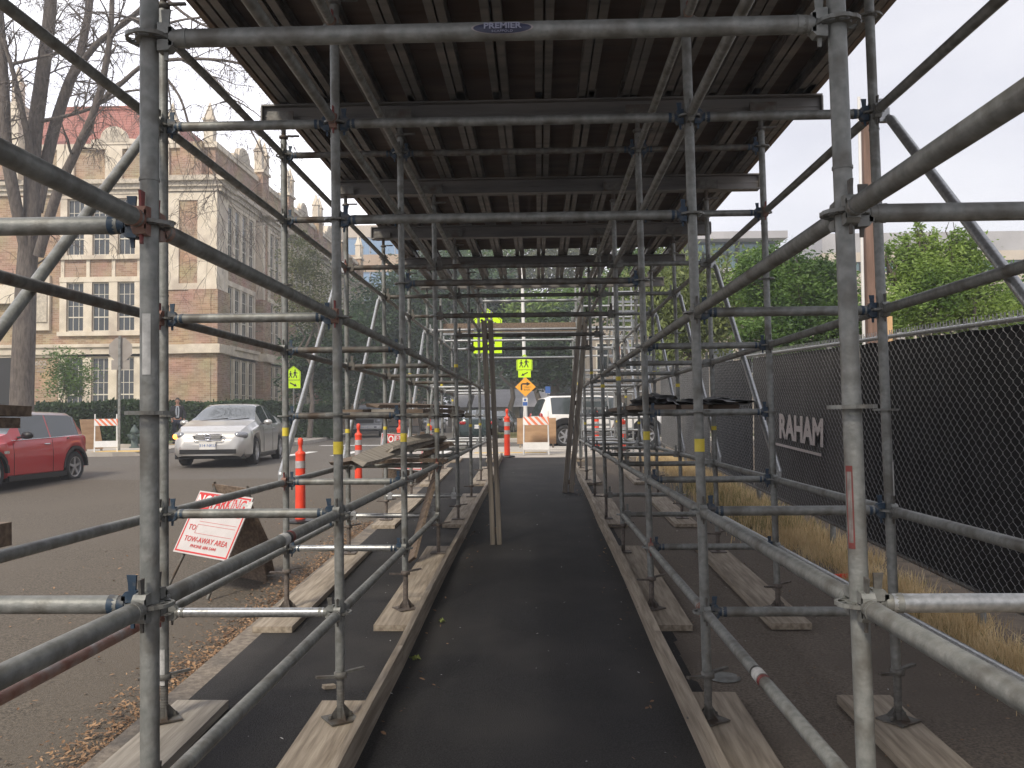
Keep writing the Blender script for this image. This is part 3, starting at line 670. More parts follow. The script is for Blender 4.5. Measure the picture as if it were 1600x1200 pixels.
# scrap of wood on path left
MBs = MB().box((0, 0, .012), (.07, .04, .02), (0, .1, .6)); tag(MBs.build('wood_scrap', M['board'], None, (-1.21, 4.95, g(4.95))), 'small offcut of wood on the asphalt between the left posts', 'wood scrap')

# ================================================================== planks on the transoms
def plank(label, p, q, w, th, mt, roll=0, group=None, jag=0):
    Mx = aim(p, q) @ Matrix.Rotation(roll, 4, 'X'); ln = (Vector(q)-Vector(p)).length; b = MB(); n = 6; vs = []
    r = random.Random(int(ln*1000)+int(w*999))
    for i in range(n+1):
        x = ln*i/n; bow = .012*math.sin(3.1*i/n)*(1 if jag >= 0 else -1); ww = w/2*(1+r.uniform(-.04, .04))
        if jag and i in (0, n): ww *= .7
        for (y, z) in ((-ww, 0), (ww, 0), (ww, th), (-ww, th)): vs.append((x+(r.uniform(-.05, .05)*jag if i in (0, n) else 0), y, z+bow))
    fs = [(4*i+e, 4*i+(e+1) % 4, 4*i+4+(e+1) % 4, 4*i+4+e) for i in range(n) for e in range(4)]+[(3, 2, 1, 0), (4*n, 4*n+1, 4*n+2, 4*n+3)]
    me = b.add(vs, fs).mesh('plank', mt); o = link('plank', me, None); o.matrix_world = Mx; return tag(o, label, 'plank', group)
Z5 = CZ+.017-.5+.026
y3 = yk(3)
G_ = 'scrap planks heaped on the left transoms'
plank('broken board lying along the outer edge of the left scrap heap', (-1.86, 7.9, Z5+.02), (-1.62, 9.9, Z5+.05), .19, .03, M['lumber'], 0, G_, 1)
plank('wide split board tilted up on top of the left scrap heap', (-1.62, 7.7, Z5+.05), (-1.13, 9.1, Z5+.23), .20, .03, M['board_grey'], .35, G_, 1)
plank('pale board sloping down to the right of the left scrap heap', (-1.42, 8.1, Z5+.12), (-1.02, 9.3, Z5+.20), .17, .03, M['board_grey'], -.5, G_, 1)
plank('dark board lying flat at the bottom of the left scrap heap', (-1.80, 8.35, Z5+.0), (-.95, 8.75, Z5+.0), .24, .035, M['lumber'], 0, G_, 1)
plank('dark stick across the back of the left scrap heap', (-1.70, 8.95, Z5+.08), (-.92, 9.05, Z5+.16), .10, .03, M['lumber'], .2, G_, 1)
plank('short fat offcut hanging at the right end of the left scrap heap', (-1.22, 9.3, Z5+.02), (-.98, 8.85, Z5+.12), .20, .04, M['lumber'], .3, G_, 1)
plank('board slanting from the left scrap heap down to the ground', (-1.02, 8.95, Z5-.03), (-1.20, 8.2, g(8.2)+.06), .14, .03, M['lumber'], .8, G_)
Z0 = CZ+.017+.026
G2 = 'long planks laid on the far left transoms'
for i, (xa, xb, w, mt) in enumerate(((-1.85, -1.80, .23, 'lumber'), (-1.55, -1.58, .23, 'board_grey'), (-1.27, -1.24, .22, 'lumber'))):
    plank(['dark walk plank on the far left transoms, outermost', 'greyish walk plank on the far left transoms, middle one', 'dark walk plank on the far left transoms, nearest the path'][i], (xa, yk(3)-.2+.1*i, Z0), (xb, yk(5)+.25, Z0+.01), w, .038, M[mt], 0, G2)
plank('warped plank lying crooked over the far left walk planks', (-1.7, yk(3)+.1, Z0+.06), (-1.15, yk(4)+.9, Z0+.07), .2, .035, M['lumber'], .1, G2, 1)
for i in range(3):
    plank(['dark plank on the right transoms, nearest the path', 'dark plank on the right transoms, middle one', 'dark plank on the right transoms, nearest the fence'][i], (.98+.27*i, yk(2)+.35+.1*i, Z0), (.99+.26*i, yk(4)+.2-.15*i, Z0), .22, .038, M['lumber'], 0, 'planks laid on the right transoms')
def crumple(name, label, cat, c, sz, mt, seed):
    r = random.Random(seed); bm = bmesh.new(); bmesh.ops.create_icosphere(bm, subdivisions=3, radius=1)
    ph = [r.uniform(0, 6) for _ in range(6)]
    for v in bm.verts:
        d = 1+.22*math.sin(5*v.co.x+ph[0])*math.cos(4*v.co.y+ph[1])+.15*math.sin(9*v.co.z+7*v.co.x+ph[2])
        v.co = Vector((v.co.x*sz[0]*d, v.co.y*sz[1]*d, max(v.co.z*d, -.35)*sz[2]+.35*sz[2]))
    me = bpy.data.meshes.new(name); bm.to_mesh(me); bm.free(); me.materials.append(mt); o = link(name, me, None, c); return tag(o, label, cat)
crumple('tarpaulin', 'crumpled black sheet heaped on the right transom beside the inner post', 'tarpaulin', (.97, yk(2)+.9, Z0+.04), (.16, .5, .07), M['black'], 1)
crumple('tarpaulin', 'flat black sheet folded on the planks near the fence', 'tarpaulin', (1.48, yk(2)+.9, Z0+.04), (.28, .55, .045), M['black'], 2)
# bundle of timber at the far left edge of the near bay
G3 = 'dark timbers stacked at the left edge'
for i, (z, x, mt) in enumerate(((.03, 0, 'lumber'), (.075, .02, 'lumber'), (.03, -.2, 'lumber'))):
    plank(['lowest dark timber of the stack at the left edge', 'dark timber lying on top of the stack at the left edge', 'outer dark timber of the stack at the left edge'][i], (-2.14+x, 1.8, CZ-.06+z), (-2.11+x, 3.30+.04*i, CZ+z-.06), .19, .04, M[mt], 0, G3)
plank('end of a dark timber poking in low at the left edge', (-2.72, 2.5, CZ-.64), (-2.57, 4.05, CZ-.59), .14, .11, M['lumber'], 0)

# timber props on the path
def prop(label, p, q, gap=.068, hw=.025):
    t = thing('timber_prop', label, 'timber prop', p, 0, 'paired timber props standing on the path'); d = Vector(q)-Vector(p)
    for i, s_ in enumerate((-1, 1)):
        b = MB(); o_ = Vector((s_*gap/2, 0, 0)); e_ = d+Vector((0, 0, .03*s_)); xx = e_.normalized(); yy2 = Vector((0, 1, 0)); yy2 = (yy2-xx*yy2.dot(xx)).normalized(); Mx = Matrix((xx, yy2, xx.cross(yy2))).transposed().to_4x4(); Mx.translation = o_
        ln = d.length; b.add([Mx @ Vector((x, y, z)) for x in (0, ln) for y in (-.045, .045) for z in (-hw, hw)], [(0,1,3,2),(4,6,7,5),(0,4,5,1),(2,3,7,6),(0,2,6,4),(1,5,7,3)])
        b.build('timber', M['prop'], t)
    for f in (.06, .5, .93):
        c = d*f; MB().box(c, (gap, .03, .07)).build('packer', M['lumber'], t)
prop('pair of upright timbers standing on the path close to the left posts', (-.47, 9.35, g(9.35)), (-.55, 9.35, CZ+1.04))
prop('pair of timbers leaning right on the path near its far end', (.45, 13.7, g(13.7)), (.73, 13.9, CZ+1.62), .10, .038)

# ================================================================== stair tower on the right at the far end
st = thing('stair_tower', 'bright metal stair tower with ladder rails at the far right end of the scaffold', 'stair tower', (1.7, 20.6, g(21)))
sx0, sx1, sy0, sy1 = -.72, .72, -.6, 1.7
for (x, y) in ((sx0, sy0), (sx1, sy0), (sx0, sy1), (sx1, sy1), (0.05, sy0)):
    b = MB(); b.tube([(x, y, .02), (x, y, 4.3)], .0241, 10); b.box((x, y, .01), (.16, .16, .012)); [b.lathe([(.024, z-.005), (.06, z-.005), (.06, z+.005), (.024, z+.005)], 10, (x, y, 0)) for z in (.5, 1, 1.5, 2, 2.5, 3, 3.5, 4)]; b.build('standard', M['galv_bright'], st)
for z in (.35, .62, .9, 1.5, 2.0, 2.5, 3.0, 3.5, 4.1):
    for y in (sy0, sy1):
        b = MB(); b.tube([(sx0, y, z), (sx1, y, z)], .0235, 8); b.build('ledger', M['galv_bright'], st)
for fl, (z0, ya, yb, x0, x1) in enumerate(((.25, sy0+.15, sy1-.2, -.64, .0), (2.15, sy1-.2, sy0+.15, .06, .66))):
    nst = 9; b = MB()
    for s_ in (x0, x1): b.add([Vector((s_+d, y, z)) for d in (-.012, .012) for (y, z) in ((ya, z0-.12), (ya, z0+.06), (yb, z0+1.86), (yb, z0+1.68))], [(0,1,2,3),(7,6,5,4),(0,3,7,4),(1,5,6,2),(0,4,5,1),(3,2,6,7)])
    b.build('stringer', M['galv_bright'], st)
    for i in range(nst):
        f = (i+.5)/nst; y = ya+(yb-ya)*f; z = z0+1.8*f; b = MB(); b.bb(x0+.014, x1-.014, y-.11, y+.11, z-.015, z+.015); b.bb(x0+.014, x1-.014, y-.115, y-.105, z-.04, z-.016); b.build('tread', M['galv_bright'], st)
    b = MB(); b.tube([(x0, ya, z0+.95), (x0, yb, z0+2.75)], .02, 8); b.build('handrail', M['galv_bright'], st)
b = MB(); b.bb(-.66, .66, sy1-.45, sy1-.06, 2.09, 2.13); b.build('landing', M['galv_bright'], st)
b = MB(); b.bb(.13, .19, sy0-.045, sy0-.035, 1.95, 2.55); b.build('red_warning_strip', M['stripe'], st)

# ================================================================== cones, barricades, signs
GD = 'orange delineator posts along the road edge'
def delineator(label, x, y, h, z=None, lean=0):
    t = thing('delineator_post', label, 'delineator post', (x, y, z if z is not None else g(y)-.13), 0, GD, (lean, lean*.5, rnd.uniform(0, 3)))
    MB().lathe([(0, 0), (.19, 0), (.2, .01), (.19, .035), (.06, .05)], 8, smooth=False).build('base', M['black'], t)
    s = h/1.07
    MB().lathe([(.070, .045), (.064, .80*s), (.066, .84*s), (.072, .855*s), (.066, .875*s), (.028, .90*s), (.024, .96*s), (.034, .975*s), (.036, 1.03*s), (.026, 1.055*s), (0, 1.06*s)], 20).build('tube', M['orange'], t)
    for z1 in (.50, .68):
        MB().lathe([(.070, z1*s), (.068, (z1+.09)*s)], 20).build('reflective_band', M['reflect'], t)
delineator('nearest orange delineator post at the road edge, left of the kerb', -3.25, 11.7, 1.16)
delineator('second orange delineator post at the road edge, beside the farther leaning sign', -3.42, 16.3, 1.14)
delineator('orange delineator post behind the farther no parking sign', -3.15, 19.5, 1.07)
delineator('orange delineator post farther on, right of the second sign', -2.62, 20.6, 1.07)
delineator('orange delineator post standing on the pavement left of the white barricade', -.75, 20.35, 1.15, g(30))
delineator('orange delineator post behind the scaffold left of the stair tower', 1.6, 24.0, 1.1, g(30))
delineator('orange delineator post behind the stair tower, right of its neighbour', 2.25, 23.2, 1.0, g(30))
def aframe(label, x, y, z, rz, w=.62, h=1.02, group='folding barricades with striped top boards'):
    t = thing('folding_barricade', label, 'barricade', (x, y, z), rz, group)
    for s_, nm in ((-1, 0), (1, 1)):
        for sx_ in (-1, 1):
            b = MB(); b.tube([(sx_*w/2, s_*.30, 0), (sx_*w/2*.96, s_*.02, h+(.08 if s_ < 0 else 0))], .018, 6); b.build('leg', M['white'], t)
    for (f, hh, mt, nm) in ((.84, .21, M['white'], 'striped_board'), (.22, .19, M['white'], 'lower_board')):
        yb = -(.30*(1-f)+.02*f)-.03; c = Vector((0, yb, h*f)); rx = math.atan2(.28, h)
        b = MB(); b.box(c, (w*1.04, .018, hh), (-rx, 0, 0)); o = b.build(nm, mt, t)
        if f > .5:
            k = 0
            Ms = Matrix.Translation(c) @ Euler((-rx, 0, 0)).to_matrix().to_4x4()
            for k in range(5):
                xa = -w*.60+k*w*.26; q = MB(); pts = [(xa, hh/2), (xa+w*.13, hh/2), (xa+w*.13+hh*.9, -hh/2), (xa+hh*.9, -hh/2)]
                pts = [(max(-w*.52, min(w*.52, px)), pz) for px, pz in pts]
                if abs(pts[0][0]-pts[1][0])+abs(pts[2][0]-pts[3][0]) < .01: continue
                q.add([Ms @ Vector((px, -.0115, pz)) for px, pz in pts], [(0, 3, 2, 1)]); q.build('stripe', M['stripe'], o)
        if f > .5:
            MB().box((0, -yb+.0, h*f), (w*1.04, .018, hh), (rx, 0, 0)).build('back_board', mt, t)
    return t
aframe('white folding barricade with orange striped board blocking the end of the path', -.07, 21.6, g(30), 0, .62, 1.0)
aframe('folding barricade with striped board on the far left corner pavement', at(165, 716, 25.8).x, 25.8, g(30), R_(28), .62, 1.05)
def sheet(name, label, w, h, c, rot, mt, cat='plywood sheet'):
    t = thing(name, label, cat, c, 0, None, rot); b = MB(); b.box((0, 0, 0), (w, .018, h)); b.build('panel', mt, t)
    for sx_ in (-1, 1): MB().box((sx_*w*.42, .03, -h*.1), (.05, .04, h*1.1)).build('batten', M['board'], t)
    return t
sheet('sign_board', 'plain brown plywood board propped behind the white barricade', 1.0, .66, (-.06, 22.2, g(30)+.58), (-.12, 0, 0), M['plywood'])
sheet('sign_board', 'plain brown plywood board leaning behind the left corner barricade', .62, .95, (at(143, 690, 26.3).x, 26.3, g(30)+.52), (-.28, 0, R_(62)), M['plywood'])

SM = {}
def sandwich(label, x, y, z, rz, lean, w, h, full, group='leaning no parking signs at the road edge'):
    """white NO PARKING face on a folding stand (tilts to one side)"""
    t = thing('no_parking_sign', label, 'parking sign', (x, y, z), 0, group, (0, lean, rz))
    rx = R_(-14 if not full else -28); zf = .28
    Mf = Matrix.Translation((0, -.05, zf+h/2)) @ Euler((rx, 0, 0)).to_matrix().to_4x4()
    def fbox(x0, x1, z0, z1, mt, nm, par, yo=-.009, th=.002):
        b = MB(); vs = [Mf @ Vector((xx, yo+yy, zz)) for xx in (x0, x1) for yy in (-th, 0) for zz in (z0, z1)]
        b.add(vs, [(0,1,3,2),(4,6,7,5),(0,4,5,1),(2,3,7,6),(0,2,6,4),(1,5,7,3)]); return b.build(nm, mt, par)
    fc = fbox(-w/2, w/2, -h/2, h/2, M['signwhite'], 'face_panel', t, .0, .012)
    def txt(s, size, mt, x_, z_, sx_=1.0, bold=0, nm='lettering'):
        text_mesh(nm, s, size, mt, Mf @ face_m((x_, -.0155, z_), (1, 0, 0), (0, 0, 1)), fc, .001, sx_, bold=bold)
    e = .014
    for (a, b2, c, d) in ((-w/2+e, w/2-e, -h/2+e, -h/2+e*2), (-w/2+e, -w/2+e*2, -h/2+e*2, h/2-e*2), (w/2-e*2, w/2-e, -h/2+e*2, h/2-e*2), (-w/2+e, w/2-e, h/2-e*2, h/2-e)):
        fbox(a, b2, c, d, M['signred'], 'red_border', fc, -.0125)
    fbox(-w/2+e*2, -w/2+w*.30, h/2-h*.31, h/2-e*2, M['signred'], 'red_field', fc, -.0125)
    txt('NO', h*.27, M['white'], -w/2+w*.165, h/2-h*.17, .72, .004)
    txt('PARKING', h*.27, M['signred'], w*.13, h/2-h*.17, .60, .003)
    if full:
        ink = M['signred']
        txt('FROM', h*.10, ink, -w*.34, h*.09, .9); txt('TO', h*.12, ink, -w*.34, -h*.09, .9)
        for zz in (h*.15, h*.02, -h*.03, -h*.17): fbox(-w*.26, w*.42, zz, zz+.0025, ink, 'form_line', fc, -.0125)
        fbox(-w*.262, -w*.258, -h*.17, -h*.03, ink, 'form_line', fc, -.0125)
        txt('TOW-AWAY AREA', h*.12, ink, 0, -h*.27, .86, 0); txt('PHONE 684-5444', h*.07, ink, 0, -h*.37, 1.0, 0)
        b = MB(); b.add([Mf @ Vector((xx, -.016, zz)) for (xx, zz) in ((.07, .10), (.33*w/.6, .12), (.32*w/.6, .27*h/.62), (.10, .25*h/.62))], [(0, 1, 2, 3)]); pp = b.build('notice_paper', M['paper'], fc)
        for i in range(7):
            zz = .125+i*.017; fbox(.09, .27+.02*(i % 2), zz, zz+.004, M['reflect'], 'print_line', pp, -.0175, .0005)
    for sx_ in (-1, 1):
        tn = math.tan(-rx); yl = lambda z_: -.05+(z_-zf-h/2)*tn+.035
        b = MB(); b.tube([(sx_*w*.38, yl(0), 0), (sx_*w*.30, yl(zf+h*.97), zf+h*.97)], .016, 6); b.build('leg', M['galv_dark'], t)
        b = MB(); b.prism([(-.012, 0), (.012, 0), (.05, -.0), (.0, .12)], .03, Matrix.Translation((sx_*w*.31, yl(zf+h*.9)+.02, zf+h*.90))); b.build('top_clip', M['galv_dark'], t)
    Mb = Matrix.Translation((0, .25, (zf+h)/2+.05)) @ Euler((R_(16), 0, 0)).to_matrix().to_4x4()
    b = MB(); b.prism([(-w*.42, -.48), (w*.42, -.48), (w*.34, .45), (-w*.34, .45)], .014, Mb); b.build('back_board', M['lumber'], t)
    return t
tp = at(345, 860, 7.2)
sandwich('nearer no parking tow-away sign tilted to the right on the road beside the kerb', -2.97, 7.85, g(7.85)-.11, R_(-25), R_(4), .66, .60, True)
sandwich('farther no parking sign partly hidden behind the scrap planks', -2.62, 16.1, g(16)-.13, R_(8), R_(5), .80, .66, False)
# dark rounded backs leaning beside the signs
def wing(label, x, y, z, rz, w, h, lean):
    t = thing('sign_stand', label, 'sign stand', (x, y, z), 0, None, (R_(12), lean, rz))
    MB().prism([(-w/2, 0), (w/2, 0), (w*.46, h*.4), (w*.2, h*.85), (.04, h), (-.04, h), (-w*.12, h*.85), (-w*.35, h*.4)], .02).build('panel', M['lumber'], t)
    MB().tube([(-w*.3, .02, 0), (0, .02, h)], .014, 6).build('edge_tube', M['galv_dark'], t)
wing('dark brown tapered stand leaning right behind the nearer no parking sign', -2.80, 8.4, g(8.4)-.13, R_(10), .42, .88, R_(-6))
wing('dark tapered stand just right of the farther no parking sign', -2.15, 16.4, g(16)-.13, R_(8), .42, 1.0, R_(-4))

def pent(w, h): return [(-w/2, 0), (w/2, 0), (w/2, h*.62), (0, h), (-w/2, h*.62)]
def stick(b, pts, r, Mx):   # flat strokes for pictograms
    for a, c in zip(pts[:-1], pts[1:]):
        a = Vector((a[0], a[1])); c = Vector((c[0], c[1])); n_ = (c-a); n_ = Vector((-n_.y, n_.x)).normalized()*r
        b.add([Mx @ Vector((q.x, 0, q.y)) for q in (a-n_, c-n_, c+n_, a+n_)], [(0, 1, 2, 3)])
def walker(b, cx, cz, s, Mx):
    for i in range(10):
        pass
    hd = [(cx+.09*s*math.cos(t*.6283), cz+.86*s+.09*s*math.sin(t*.6283)) for t in range(10)]
    b.add([Mx @ Vector((x, 0, z)) for x, z in hd], [tuple(range(10))])
    P = lambda *q: [(cx+x*s, cz+z*s) for x, z in q]
    stick(b, P((.0, .74), (-.02, .40)), .095*s, Mx); stick(b, P((-.02, .42), (.12, .22), (.18, .0)), .05*s, Mx); stick(b, P((-.02, .42), (-.10, .2), (-.24, .03)), .05*s, Mx)
    stick(b, P((.02, .70), (.18, .52), (.28, .56)), .035*s, Mx); stick(b, P((-.02, .70), (-.2, .50)), .035*s, Mx)
def school_sign(label, c, w, rz, arrow, polelen=0, poleh=0, aw=1.0):
    """c = centre bottom of the pentagon"""
    t = thing('school_crossing_sign', label, 'crossing sign', c, rz); h = w*1.02
    MB().prism(pent(w, h), .006).build('pentagon_panel', M['signgreen'], t)
    M1 = Matrix.Translation((0, -.0045, 0)); b = MB(); e = w*.035
    # thin black outline
    o_ = pent(w-2*e, h-2*e); i_ = pent(w-3.2*e, h-3.2*e)
    o_ = [(x, z+e) for x, z in o_]; i_ = [(x, z+1.6*e) for x, z in i_]
    b.add([M1 @ Vector((x, 0, z)) for x, z in o_+i_], [(i, (i+1) % 5, (i+1) % 5+5, i+5) for i in range(5)]); b.build('outline', M['ink'], t)
    b = MB(); walker(b, w*.12, h*.17, h*.62, Matrix.Translation((0, -.005, 0))); walker(b, -w*.20, h*.17, h*.50, Matrix.Translation((0, -.005, 0))); b.build('walking_figures', M['ink'], t)
    ph = w*.52*aw; t2 = MB(); t2.box((0, 0, -ph/2-.01), (w*(.98 if aw == 1 else .80), .006, ph)); a_ = t2.build('arrow_plaque', M['signgreen'], t)
    b = MB(); s_ = 1 if arrow == 'right' else -1; M3 = Matrix.Translation((0, -.005, -ph/2-.01)); q = ph*.36
    stick(b, [(-s_*q*1.3, q*.62), (s_*q*.45, -q*.25)], q*.22, M3)
    b.add([M3 @ Vector((x, 0, z)) for x, z in ((s_*q*1.35, -q*.75), (s_*q*.05, -q*.72), (s_*q*.72, q*.36))], [(0, 1, 2)]); b.build('arrow', M['ink'], a_)
    if polelen:
        b = MB(); b.tube([(0, .03, -polelen), (0, .03, h*.7)], .028, 8); b.build('pole', M['galv'], t)
    return t
c = at(458.5, 594.5, 33.5); school_sign('fluorescent school crossing sign with arrow on a thin pole beside the silver car', c, .56, 0, 'right', c.z-g(40)-.0)
c = at(762, 528, 25.0); school_sign('large fluorescent school crossing sign half hidden behind the upright timbers', c, .84, 0, 'left', c.z-g(30)-.0)
c = at(819.5, 578.5, 37.2); school_sign('small fluorescent crossing sign on the lamp post above the orange diamond', c, .68, 0, 'left', 0, 0, .85)
lp = at(822, 690, 37.4)
t = thing('street_lamp', 'tall pale street lamp pole carrying crossing and turn signs beyond the path', 'street lamp', (lp.x, 37.4, g(40)))
b = MB(); tl = at(812, 300, 37.4); b.tube([(0, 0, 0), (tl.x-lp.x, 0, tl.z-g(40)+1.5)], [.09, .055], 12); b.build('pole', M['white'], t)
b = MB(); b.lathe([(.19, 0), (.19, .08), (.12, .14), (.10, .5)], 12); b.build('pole_base', M['galv_dark'], t)
tz = tl.z-g(40)+1.4; b = MB(); b.tube([(tl.x-lp.x, 0, tz), (tl.x-lp.x-.6, -.2, tz+.35), (tl.x-lp.x-1.6, -.5, tz+.45)], [.05, .04, .035], 8); b.build('arm', M['white'], t)
MB().box((tl.x-lp.x-1.8, -.5, tz+.42), (.6, .25, .12)).build('lamp_head', M['galv_dark'], t)
c = at(821, 604.5, 37.0); t = thing('turn_sign', 'orange diamond sign with bent right turn arrow on the lamp post', 'road sign', c, 0)
s_ = .60; MB().prism([(0, -s_), (s_, 0), (0, s_), (-s_, 0)][::1], .006).build('diamond_panel', M['signorange'], t).scale = (.74, 1, .70)
b = MB(); M3 = Matrix.Translation((0, -.006, 0)); stick(b, [(-.17, -.14), (-.17, .09), (-.14, .13), (.06, .13)], .033, M3); b.add([M3 @ Vector((x, 0, z)) for x, z in ((.05, .04), (.22, .13), (.05, .22))], [(0, 1, 2)]); b.build('turn_arrow', M['ink'], t)
text_mesh('sign_lettering', 'ONLY', .10, M['ink'], face_m((.09, -.006, -.02), (1, 0, 0), (0, 0, 1)), t, .001); text_mesh('sign_lettering', 'BUSES', .10, M['ink'], face_m((.06, -.006, -.13), (1, 0, 0), (0, 0, 1)), t, .001)
c = at(820.5, 628, 36.9); t = thing('small_sign', 'small white and blue notice on the lamp post under the orange diamond', 'sign', c)
MB().box((0, 0, 0), (.22, .008, .36)).build('panel', M['white'], t); MB().box((0, -.006, -.08), (.2, .003, .16)).build('blue_panel', M['signblue'], t); b = MB(); b.lathe([(0, -.0085), (.055, -.0085), (.055, -.005)], 14, (0, 0, .09), 'Y'); b.build('blue_disc', M['signblue'], t)
c = at(856, 609, 44); t = thing('blue_sign', 'small blue sign on a post under the trees behind the white car', 'sign', (c.x, 44, g(40)))
b = MB(); b.box((0, 0, c.z-g(40)), (.26, .01, .34)); b.build('panel', M['signblue'], t); MB().tube([(0, .03, 0), (0, .03, c.z-g(40)+.1)], .03, 8).build('pole', M['galv'], t)
# stop sign seen from the back
c = at(187, 552, 26.6); t = thing('stop_sign', 'back of a stop sign with a blank plate on a grey corner post', 'stop sign', (c.x, 26.6, g(40)))
zc = c.z-g(40); r8 = .375; b = MB(); b.prism([(r8*1.06*math.cos(math.pi/8+i*math.pi/4), r8*1.06*math.sin(math.pi/8+i*math.pi/4)) for i in range(8)][::1], .006, Matrix.Translation((0, .05, zc+.12))); b.build('octagon_panel', M['signback'], t)
MB().box((0, .06, zc-.36), (.58, .006, .30)).build('lower_plate', M['signback'], t); MB().box((0, 0, (zc+.55)/2), (.07, .045, zc+.55)).build('post', M['galv'], t)
# hydrant
c = at(210, 690, 28.8); t = thing('fire_hydrant', 'dark green fire hydrant on the grass strip right of the stop sign post', 'hydrant', (c.x, 28.8, g(40)))
MB().lathe([(.16, 0), (.16, .05), (.11, .06), (.105, .5), (.14, .52), (.14, .56), (.12, .6), (.09, .68), (.04, .73), (.03, .78), (0, .79)], 18).build('barrel', M['mould'], t)
for s_ in (-1, 1): MB().lathe([(.05, .09*s_), (.055, .17*s_), (.06, .17*s_), (.06, .21*s_), (0, .22*s_)], 12, (0, 0, .42), 'X').build('side_nozzle', M['mould'], t)
MB().lathe([(.07, -.09), (.07, -.2), (0, -.21)], 12, (0, 0, .36), 'Y').build('pumper_nozzle', M['mould'], t)
# wooden utility post behind the fence
t = thing('utility_post', 'brown timber post with pale conduit standing behind the fence', 'timber post', (3.75, 9.8, 0))
b = MB(); b.box((0, 0, 2.5), (.12, .12, 5.2)); b.build('timber', M['polewood'], t); MB().tube([(-.12, -.06, 0), (-.10, -.05, 5.3)], .018, 8).build('conduit', M['white'], t)
MB().box((.16, -.02, 2.35), (.09, .1, .92)).build('timber_box', M['newwood'], t); MB().box((.02, -.10, 2.1), (.22, .06, .26)).build('junction_box', M['newwood'], t)
crumple('cap', '', '', (0, 0, 0), (.05, .05, .06), M['paper'], 4); o = bpy.data.objects['cap']; o.name = 'wrapped_cap'; o.parent = t; o.location = (.30, -.02, 2.55)
